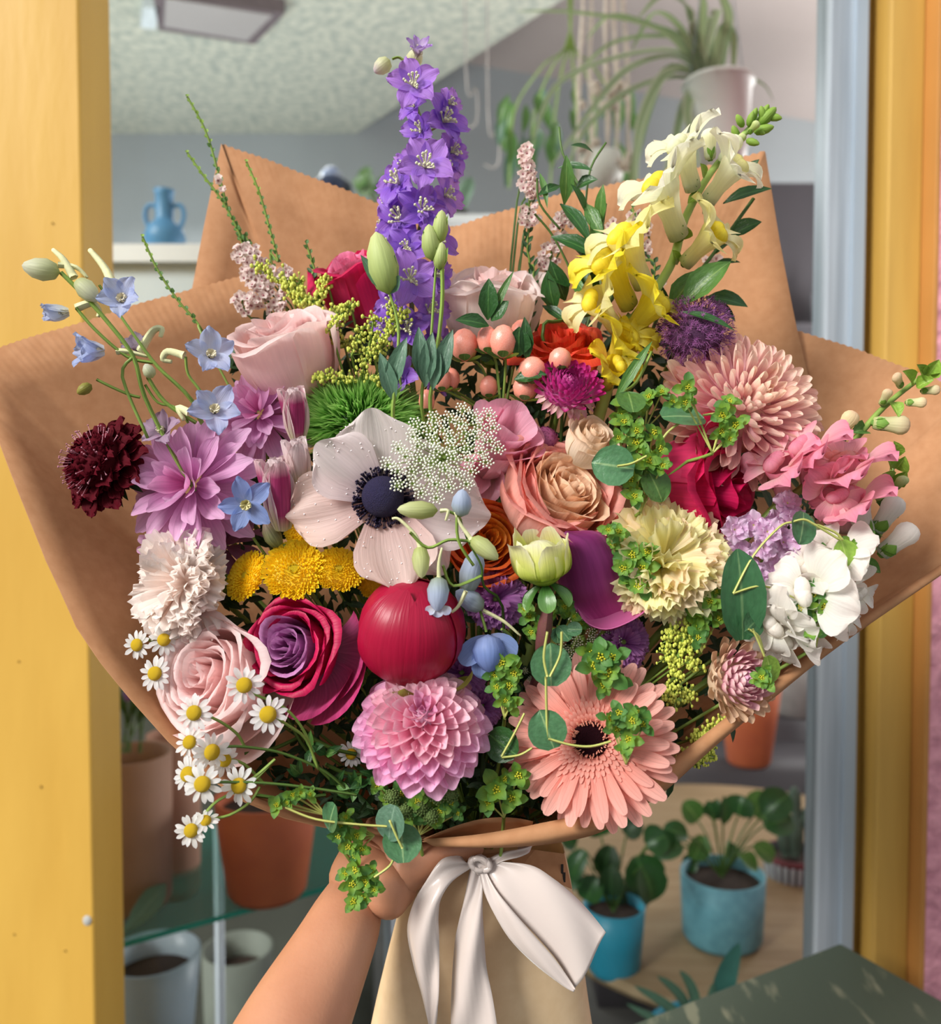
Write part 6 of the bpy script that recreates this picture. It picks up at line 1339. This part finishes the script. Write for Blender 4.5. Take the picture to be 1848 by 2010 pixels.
twig('small leafy twig beside the ruscus in front of the right paper', [(1242, 408, .60), (1250, 440, .60), (1262, 500, .60), (1262, 640, .58), (930, 1650, .565)], ll=18, tip=M_LEAF, base=M_LEAFD)
# waxflower-like blossom clusters: tiny five petalled flowers
m_wx = pm('waxflower_blush', ['e6c4c4', 'fbeae4', 'fdf0ea'], .35, .05); m_wxc = solid('waxflower_heart', 'a86a72', .6)
def blossoms(label, cells, d, n, r_=8.5, stemto=True):
    x0 = sum(c[0] for c in cells) / len(cells); y0 = sum(c[1] for c in cells) / len(cells)
    T = thing('waxflower', label, 'blossom', T3(*P(x0, y0, d))); r0 = random.Random(int(x0))
    g1 = []; g2 = []
    for i in range(n):
        c = cells[i % len(cells)]; a = r0.uniform(0, 6.28); q = math.sqrt(r0.random())
        p = P(c[0] + q * c[2] * math.cos(a), c[1] + q * c[3] * math.sin(a), d + r0.uniform(-.008, .008) * (1 - q * .5))
        M = frame_at(p, -FWD + RIGHT * r0.uniform(-.9, .9) + UP * r0.uniform(-.7, .9), UP, r_ * d / FPX * r0.uniform(.75, 1.15))
        for k in range(5): g1.append(xf(petal(1, .45, 35, 20, .3, 'lobe', nu=2, nv=3), M @ ang(72 * k)))
        g2.append(xf(ball(.25, 3, 5, (0, 0, .1)), M))
    part('flowers', mesh('flowers', xf(joing(g1), WM[T.name].inverted())), m_wx, T, kind='stuff')
    part('flower_hearts', mesh('flower_hearts', xf(joing(g2), WM[T.name].inverted())), m_wxc, T, kind='stuff')
    for c in cells: 
        if stemto: wpart('stem', tube(smooth_path([P(c[0], c[1] - c[3] * .8, d), P(c[0], c[1] + c[3], d + .004), P(c[0] * .7 + 280, c[1] + 200, d), TIE], 4), .0008, 4), M_STEMD, T)
    return T
blossoms('upright pink white blossom spike in front of the paper dip', [(1034, 310, 15, 24), (1036, 350, 20, 26), (1050, 375, 18, 14), (1040, 425, 20, 22)], .585, 130)
blossoms('loose cluster of blush blossoms above the pale blush rose', [(485, 500, 26, 22), (505, 530, 34, 26), (520, 560, 36, 26), (485, 595, 30, 22), (535, 590, 30, 26), (560, 545, 14, 24)], .585, 230)
blossoms('cream blossom sprays among the ruscus leaves', [(1080, 500, 22, 20), (1105, 435, 20, 18), (1070, 520, 18, 18), (1100, 475, 14, 16)], .59, 90)
blossoms('pinkish blossom spray behind the upper yellow snapdragon floret', [(1205, 460, 22, 26), (1250, 430, 16, 14), (1268, 470, 12, 34), (1290, 560, 20, 20), (1400, 520, 26, 16)], .60, 100)
blossoms('two lone pink blossoms on the tall thin twig', [(430, 352, 4, 4), (438, 370, 6, 5)], .595, 6, 9, False)
# solidago : yellow green bead sprays
def solid_ago(label, lines, d, bead=3.6, dens=1.0, mat=M_YG, wide=16):
    T = thing('solidago', label, 'foliage', T3(*P(lines[0][0][0], lines[0][0][1], d))); r0 = random.Random(int(lines[0][0][0])); g = []; gs_ = []
    for ln in lines:
        w = smooth_path([P(x, y, d + .002 * i) for i, (x, y) in enumerate(ln)], 6); gs_.append(tube(w, .0007, 4))
        for i in range(len(w) - 1):
            for k in range(int(5 * dens)):
                t = r0.random(); b_ = w[i].lerp(w[i + 1], t); off = RIGHT * r0.gauss(0, 1) * wide * .5 + UP * (r0.gauss(.2, .8)) * wide * .5 - FWD * r0.gauss(.1, .6) * wide * .4
                e = b_ + off * (d / FPX); g.append(ball(bead * d / FPX * r0.uniform(.7, 1.2), 3, 5, e, 1.2)); gs_.append(tube([b_, e], .0003, 3, False))
        gs_.append(tube(smooth_path([w[-1], w[-1].lerp(TIE, .4) + FWD * .02, TIE], 3), .0008, 4))
    inv = WM[T.name].inverted()
    part('flower_beads', mesh('flower_beads', xf(joing(g), inv)), mat, T, kind='stuff')
    part('stalks', mesh('stalks', xf(joing(gs_), inv)), M_STEM, T, kind='stuff')
solid_ago('yellow green bead spray running down from the blossom cluster', [[(505, 520), (545, 550), (590, 580), (620, 610), (650, 650)], [(610, 600), (635, 570), (640, 545)], [(600, 600), (580, 575), (590, 550)], [(640, 620), (690, 605)], [(570, 575), (560, 545)], [(640, 660), (700, 680)]], .56, 3.6, 1.7)
solid_ago('yellow green bead spray in front of the hot pink rose base', [[(690, 600), (670, 620), (650, 650)], [(735, 620), (725, 680), (710, 740)], [(770, 600), (765, 640), (745, 700)], [(800, 610), (770, 650)], [(750, 660), (735, 700)], [(735, 735), (760, 760)], [(620, 745), (650, 740), (690, 750)], [(715, 640), (690, 700)]], .53, 3.4, 1.5)
solid_ago('yellow green bead spray left of the pink and cream strawflower', [[(1360, 1210), (1340, 1260), (1325, 1310)], [(1320, 1230), (1310, 1280), (1330, 1330)], [(1350, 1300), (1370, 1310)], [(1315, 1350), (1325, 1380)], [(1380, 1230), (1350, 1280)]], .5, 3.6, 2.4)
solid_ago('yellow green bead spray along the lower right paper edge', [[(1430, 1410), (1390, 1440), (1360, 1450)], [(1380, 1450), (1390, 1480), (1370, 1500)], [(1350, 1480), (1340, 1500), (1320, 1500)], [(1345, 1360), (1355, 1375)], [(1400, 1430), (1380, 1470)]], .505, 3.4, 2.4)
# bupleurum / euphorbia : whorls of pointed bracts
M_BR = pm('bract_green', ['9ab93e', '8db848', '5f9444'], .32, .12, .4); M_BRD = pm('bract_dark', ['78a244', '64964a', '4f8440'], .28, .15, .4)
M_BY = solid('bupleurum_yellow', 'c2bd2e', .6, .2, 60); M_BYD = solid('euphorbia_green', '86a838', .6, .2, 60)
def bup(label, heads, d, r_=17, mats=(None,), stems=True, anchor=None):
    T = thing('bupleurum', label, 'foliage', T3(*P(heads[0][0], heads[0][1], d)))
    ax, ay = anchor or (sum(h[0] for h in heads) / len(heads), max(h[1] for h in heads) + 30)
    for i, h in enumerate(heads):
        rr = h[2] if len(h) > 2 else r_; p = P(h[0], h[1], d + rnd.uniform(-.005, .004))
        bract_cluster(T, p, rr * d / FPX, M_BR if i % 3 else mats[0] or M_BR, M_BY, 5 + i % 2, i + int(h[0]))
        wpart('stalk', tube(smooth_path([p, P((h[0] + ax) / 2, (h[1] + ay) / 2, d + .008), P(ax, ay, d + .01)], 3), .0006, 4), M_STEMY, T)
    if stems: wpart('stem', tube(smooth_path([P(ax, ay, d + .01), P(ax * .7 + 280, ay + 120, d + .04), TIE], 4), .0011, 5), M_STEM, T)
    return T
bup('green bract cluster right of the cream spray rose', [(1250, 870, 22), (1272, 905, 22), (1240, 940, 20), (1295, 880, 18), (1255, 910, 22), (1225, 830, 18), (1282, 850, 18), (1300, 915, 18), (1245, 975, 18), (1252, 845, 18), (1270, 940, 18), (1215, 860, 14)], .495)
bup('green starry bracts between purple calla and yellow carnation', [(1215, 1045, 18), (1240, 1090, 22), (1262, 1115, 22), (1225, 1115, 20), (1272, 1085, 20), (1255, 1150, 22), (1205, 1070, 16), (1195, 1040, 14), (1240, 1130, 18)], .49)
bup('dark tipped yellow green bracts below the yellow carnation', [(1350, 1175, 22), (1380, 1205, 22), (1395, 1180, 18), (1335, 1150, 16), (1372, 1225, 20), (1410, 1215, 16), (1370, 1250, 16), (1405, 1160, 14)], .495, mats=(M_BRD,))
bup('yellow green flower whorl above the gerbera', [(1180, 1290, 26), (1195, 1320, 26), (1165, 1310, 24), (1205, 1290, 24), (1185, 1345, 22), (1160, 1280, 20), (1215, 1330, 18)], .478, mats=(M_BRD,))
bup('lime green bracts below the blue delphinium bud', [(985, 1300, 22), (1010, 1320, 20), (970, 1325, 18), (1000, 1345, 20), (1005, 1380, 18), (975, 1350, 16), (990, 1375, 16)], .482)
bup('yellow centred bract whorls left of the gerbera petals', [(975, 1550, 26), (1005, 1565, 22), (960, 1575, 20), (1018, 1520, 22), (990, 1530, 16)], .484)
bup('green bract tuft hanging over the gerbera centre', [(1215, 1400, 20), (1240, 1415, 20), (1210, 1430, 18), (1265, 1420, 18), (1235, 1450, 20), (1195, 1410, 16), (1250, 1395, 16), (1225, 1470, 14)], .462, mats=(M_BRD,), stems=False)
bup('pointed green bud bracts in front of the peach chrysanthemum', [(1432, 790, 18), (1420, 815, 20), (1445, 835, 20), (1415, 845, 18), (1350, 760, 18), (1345, 790, 16), (1355, 780, 12), (1432, 860, 14)], .483)
bup('olive bract sprig over the white snapdragon florets', [(1600, 1165, 22), (1615, 1190, 20), (1585, 1215, 24), (1570, 1195, 18), (1625, 1160, 18), (1595, 1240, 18), (1620, 1130, 16), (1610, 1210, 18)], .482, mats=(M_BRD,))
bup('tiny green bud bracts beside the white snapdragon stem', [(1670, 1070, 16), (1690, 1085, 18), (1640, 1100, 16), (1615, 1090, 14), (1700, 1060, 14), (1660, 1110, 14)], .49)
bup('bright green bract tuft dangling below the wrist', [(700, 1705, 20), (720, 1730, 20), (690, 1735, 20), (712, 1760, 20), (695, 1770, 18), (680, 1715, 16), (728, 1710, 16), (735, 1745, 14)], .475, stems=False, anchor=(735, 1720))
bup('dark green bract cluster above the wrist', [(670, 1620, 16), (700, 1640, 18), (685, 1660, 18), (665, 1640, 16), (710, 1665, 16), (680, 1605, 14), (695, 1680, 14)], .478, stems=False, mats=(M_BRD,), anchor=(735, 1640))
bup('lime buds on a curling stem under the chamomile stems', [(545, 1580, 16), (575, 1560, 14), (565, 1575, 12), (590, 1555, 12), (610, 1560, 12)], .474, anchor=(640, 1600))
bup('green buds with hanging leaf right of the pink and cream strawflower', [(1495, 1330, 16), (1505, 1340, 14), (1488, 1335, 12), (1500, 1318, 12)], .482, stems=False, anchor=(1500, 1300))
bup('green bract sprigs under the stem of the yellow green dahlia bud', [(1040, 1210, 16), (1060, 1230, 14), (1085, 1200, 14), (1110, 1190, 16), (1125, 1210, 14), (1140, 1225, 14), (1045, 1240, 16), (1100, 1240, 14), (1030, 1195, 12)], .497)
bup('green bracts between magenta strawflower and peach chrysanthemum', [(1230, 790, 18), (1255, 800, 18), (1215, 815, 16), (1275, 780, 16), (1300, 770, 14), (1320, 790, 14)], .508)
bup('dark green bract clusters under the pink dahlia', [(790, 1560, 18), (820, 1575, 18), (850, 1570, 18), (835, 1600, 20), (865, 1590, 18), (800, 1595, 18), (885, 1575, 16), (855, 1610, 16), (770, 1600, 16), (900, 1595, 14), (760, 1570, 16), (740, 1540, 16)], .492, 18, (M_BRD,))
for i, (x, y) in enumerate([(858, 1563), (826, 1585), (846, 1602), (795, 1592), (770, 1565), (885, 1560)]):
    Tq = thing('green_cone', 'knobbly dark green seed head under the pink dahlia', 'seed head', HM(x, y, .487, (0, .5, 1), 0, 17), 'seed heads under the pink dahlia')
    part('seeds', mesh('seeds', lambda: joing([ball(.2, 3, 5, (.95 * math.sqrt(k / 40) * math.cos(k * 2.4), .95 * math.sqrt(k / 40) * math.sin(k * 2.4), .6 * (1 - k / 40))) for k in range(40)] + [ball(.75, 5, 8)]), 'conek'), solid('seed_green', '5a6f3a', .6, .2, 30), Tq, kind='stuff')
    stem_to_tie(Tq, WM[Tq.name], .001, back=.02)
# round leaves with pale petioles
def rleaf(label, leaves, stems=(), d=.48, mat=M_ROUND):
    T = thing('round_leaf_sprig', label, 'foliage', T3(*P(leaves[0][0], leaves[0][1], d)))
    for (x, y, r_, fx, fy, ro, *m) in leaves: round_leaf(T, P(x, y, d), r_ * d / FPX, m[0] if m else mat, dirv((fx, fy)), ro)
    for s in stems: wpart('stem', tube(smooth_path([P(x, y, d - .003 + q) for x, y, *z in s for q in [(z[0] if z else 0)]], 5), .00075, 5), M_STEMY, T)
    return T
rleaf('round grey green leaf beside the cream spray rose', [(1212, 915, 42, -.1, .1, 80)], [[(1212, 915), (1240, 910), (1270, 895)]], .488)
rleaf('large dark oval leaf between stock and strawflower', [(1482, 1222, 26, .5, .3, 120, leaf_mat('leaf_oval_dark', '3c6a44', '7a9d6a'))], [[(1440, 1165), (1480, 1090), (1530, 1035), (1555, 1025)], [(1440, 1165), (1500, 1150), (1560, 1175), (1575, 1190)], [(1470, 1235), (1490, 1250), (1500, 1285)]], .486)
_t = [o for o in COL.objects if o.get('label') == 'large dark oval leaf between stock and strawflower'][0]
leaf_to(_t, P(1458, 1256, .490), P(1448, 1076, .484), 50 * .487 / FPX, MATS['leaf_oval_dark'], shape='disc', bend=12, cup=.25, nv=10)
rleaf('folded round leaf over the lilac stock', [(1578, 1030, 34, .5, .2, 160), (1660, 1085, 32, .3, .1, 190, M_LEAFL)], [[(1555, 1025), (1578, 1020), (1600, 1030), (1650, 1060)], [(1605, 1030), (1640, 1045), (1655, 1060)]], .480)
rleaf('round grey green leaf over the peony side of the gerbera', [(1082, 1313, 42, 0, .1, 0)], [[(1075, 1328), (1068, 1290), (1075, 1240)], [(1080, 1328), (1100, 1285), (1103, 1240)], [(1072, 1328), (1073, 1380), (1075, 1448)]], .468)
rleaf('dark round leaf over the left gerbera petals', [(1077, 1440, 40, .05, .05, 20)], [[(1077, 1450), (1120, 1462), (1160, 1465), (1200, 1455)]], .464)
rleaf('shaded round leaf left of the gerbera', [(990, 1465, 36, -.4, .2, 60, M_LEAFD)], [[(985, 1485), (1010, 1440), (1030, 1400)], [(985, 1487), (1020, 1482), (1045, 1468)]], .482)
rleaf('pair of grey green leaves above the wrist', [(768, 1610, 36, -.6, .1, 170, M_LEAFG), (790, 1660, 40, .2, .9, 0)], [[(560, 1585, .0), (620, 1608), (700, 1618), (760, 1622)], [(775, 1680), (765, 1700), (735, 1722)], [(790, 1665), (778, 1640), (765, 1610)]], .474)
rleaf('narrow folded green leaf under the trailing stem', [(650, 1600, 30, -1.2, .1, 160)], [], .474)
rleaf('broad green leaf tips beside the peach chrysanthemum', [(1335, 815, 46, .2, 1.4, 270), (1240, 790, 30, .1, .8, 0, M_LEAF), (1285, 945, 36, .4, .3, 200, M_LEAF)], [[(1335, 830), (1310, 850), (1290, 880)], [(1380, 815), (1410, 812), (1425, 820)]], .496)
rleaf('bright leaf hanging by the lower right paper', [(1512, 1310, 28, .6, .1, 190, M_LEAFL)], [[(1478, 1235), (1490, 1260), (1502, 1290)]], .482)
rleaf('small blue green leaves above the lace flower tips', [(1110, 1245, 18, .3, .6, 30), (1130, 1235, 16, -.3, .6, 90), (1095, 1250, 15, .3, .3, 0)], [], .484)
# filler foliage inside the wrap
r0 = random.Random(77); gs = []
def bounds(y):
    return np.interp(y, [640, 760, 1000, 1250, 1450, 1560, 1620], [500, 440, 360, 330, 420, 560, 720]), np.interp(y, [640, 760, 1000, 1250, 1400, 1520, 1600], [1330, 1420, 1640, 1600, 1440, 1320, 1080])
for k in range(2600):
    y = r0.uniform(640, 1615); a, b_ = bounds(y); x = r0.uniform(a, b_)
    d = D(x, y) + r0.uniform(.028, .06) - (.012 if y > 1450 else 0); L_ = r0.uniform(25, 60) * d / FPX
    M = frame_at(P(x, y, d), -FWD + RIGHT * r0.uniform(-.9, .9) + UP * r0.uniform(-.5, .9), UP) @ RZ(r0.uniform(0, 6.28)) @ SC(L_)
    gs.append(xf(petal(1, r0.uniform(.12, .22), 15, -20, .3, 'leaf', nu=2, nv=4), M))
g = joing(gs)
single('filler_foliage', g, M_LEAFF, 'dark green leaves packed between the flower heads inside the wrap', 'foliage', kind='stuff')
# visible dark stems and feathery leaves low left
T = thing('chamomile_foliage', 'feathery dark chamomile leaves and stems below the magenta rose', 'foliage', T3(*P(640, 1500, .5)))
for (x, y, x2, y2) in [(560, 1400, 625, 1500), (620, 1500, 700, 1560), (480, 1480, 600, 1440), (600, 1440, 700, 1480), (500, 1560, 640, 1560), (640, 1500, 720, 1520)]:
    wpart('stem', tube(smooth_path([P(x, y, .505), P((x + x2) / 2, (y + y2) / 2 + 8, .51), P(x2, y2, .515)], 4), .0012, 5), M_STEMD, T)
for i in range(26):
    x, y = [(700, 1545), (720, 1530), (740, 1525), (690, 1560), (640, 1480), (660, 1540), (590, 1520), (610, 1470)][i % 8]; a = rnd.uniform(0, 6.28); l = rnd.uniform(22, 40)
    leaf_to(T, P(x, y, .5), P(x + l * math.cos(a), y + l * math.sin(a), .494), .0025, M_LEAFD if i % 3 else M_LEAF)
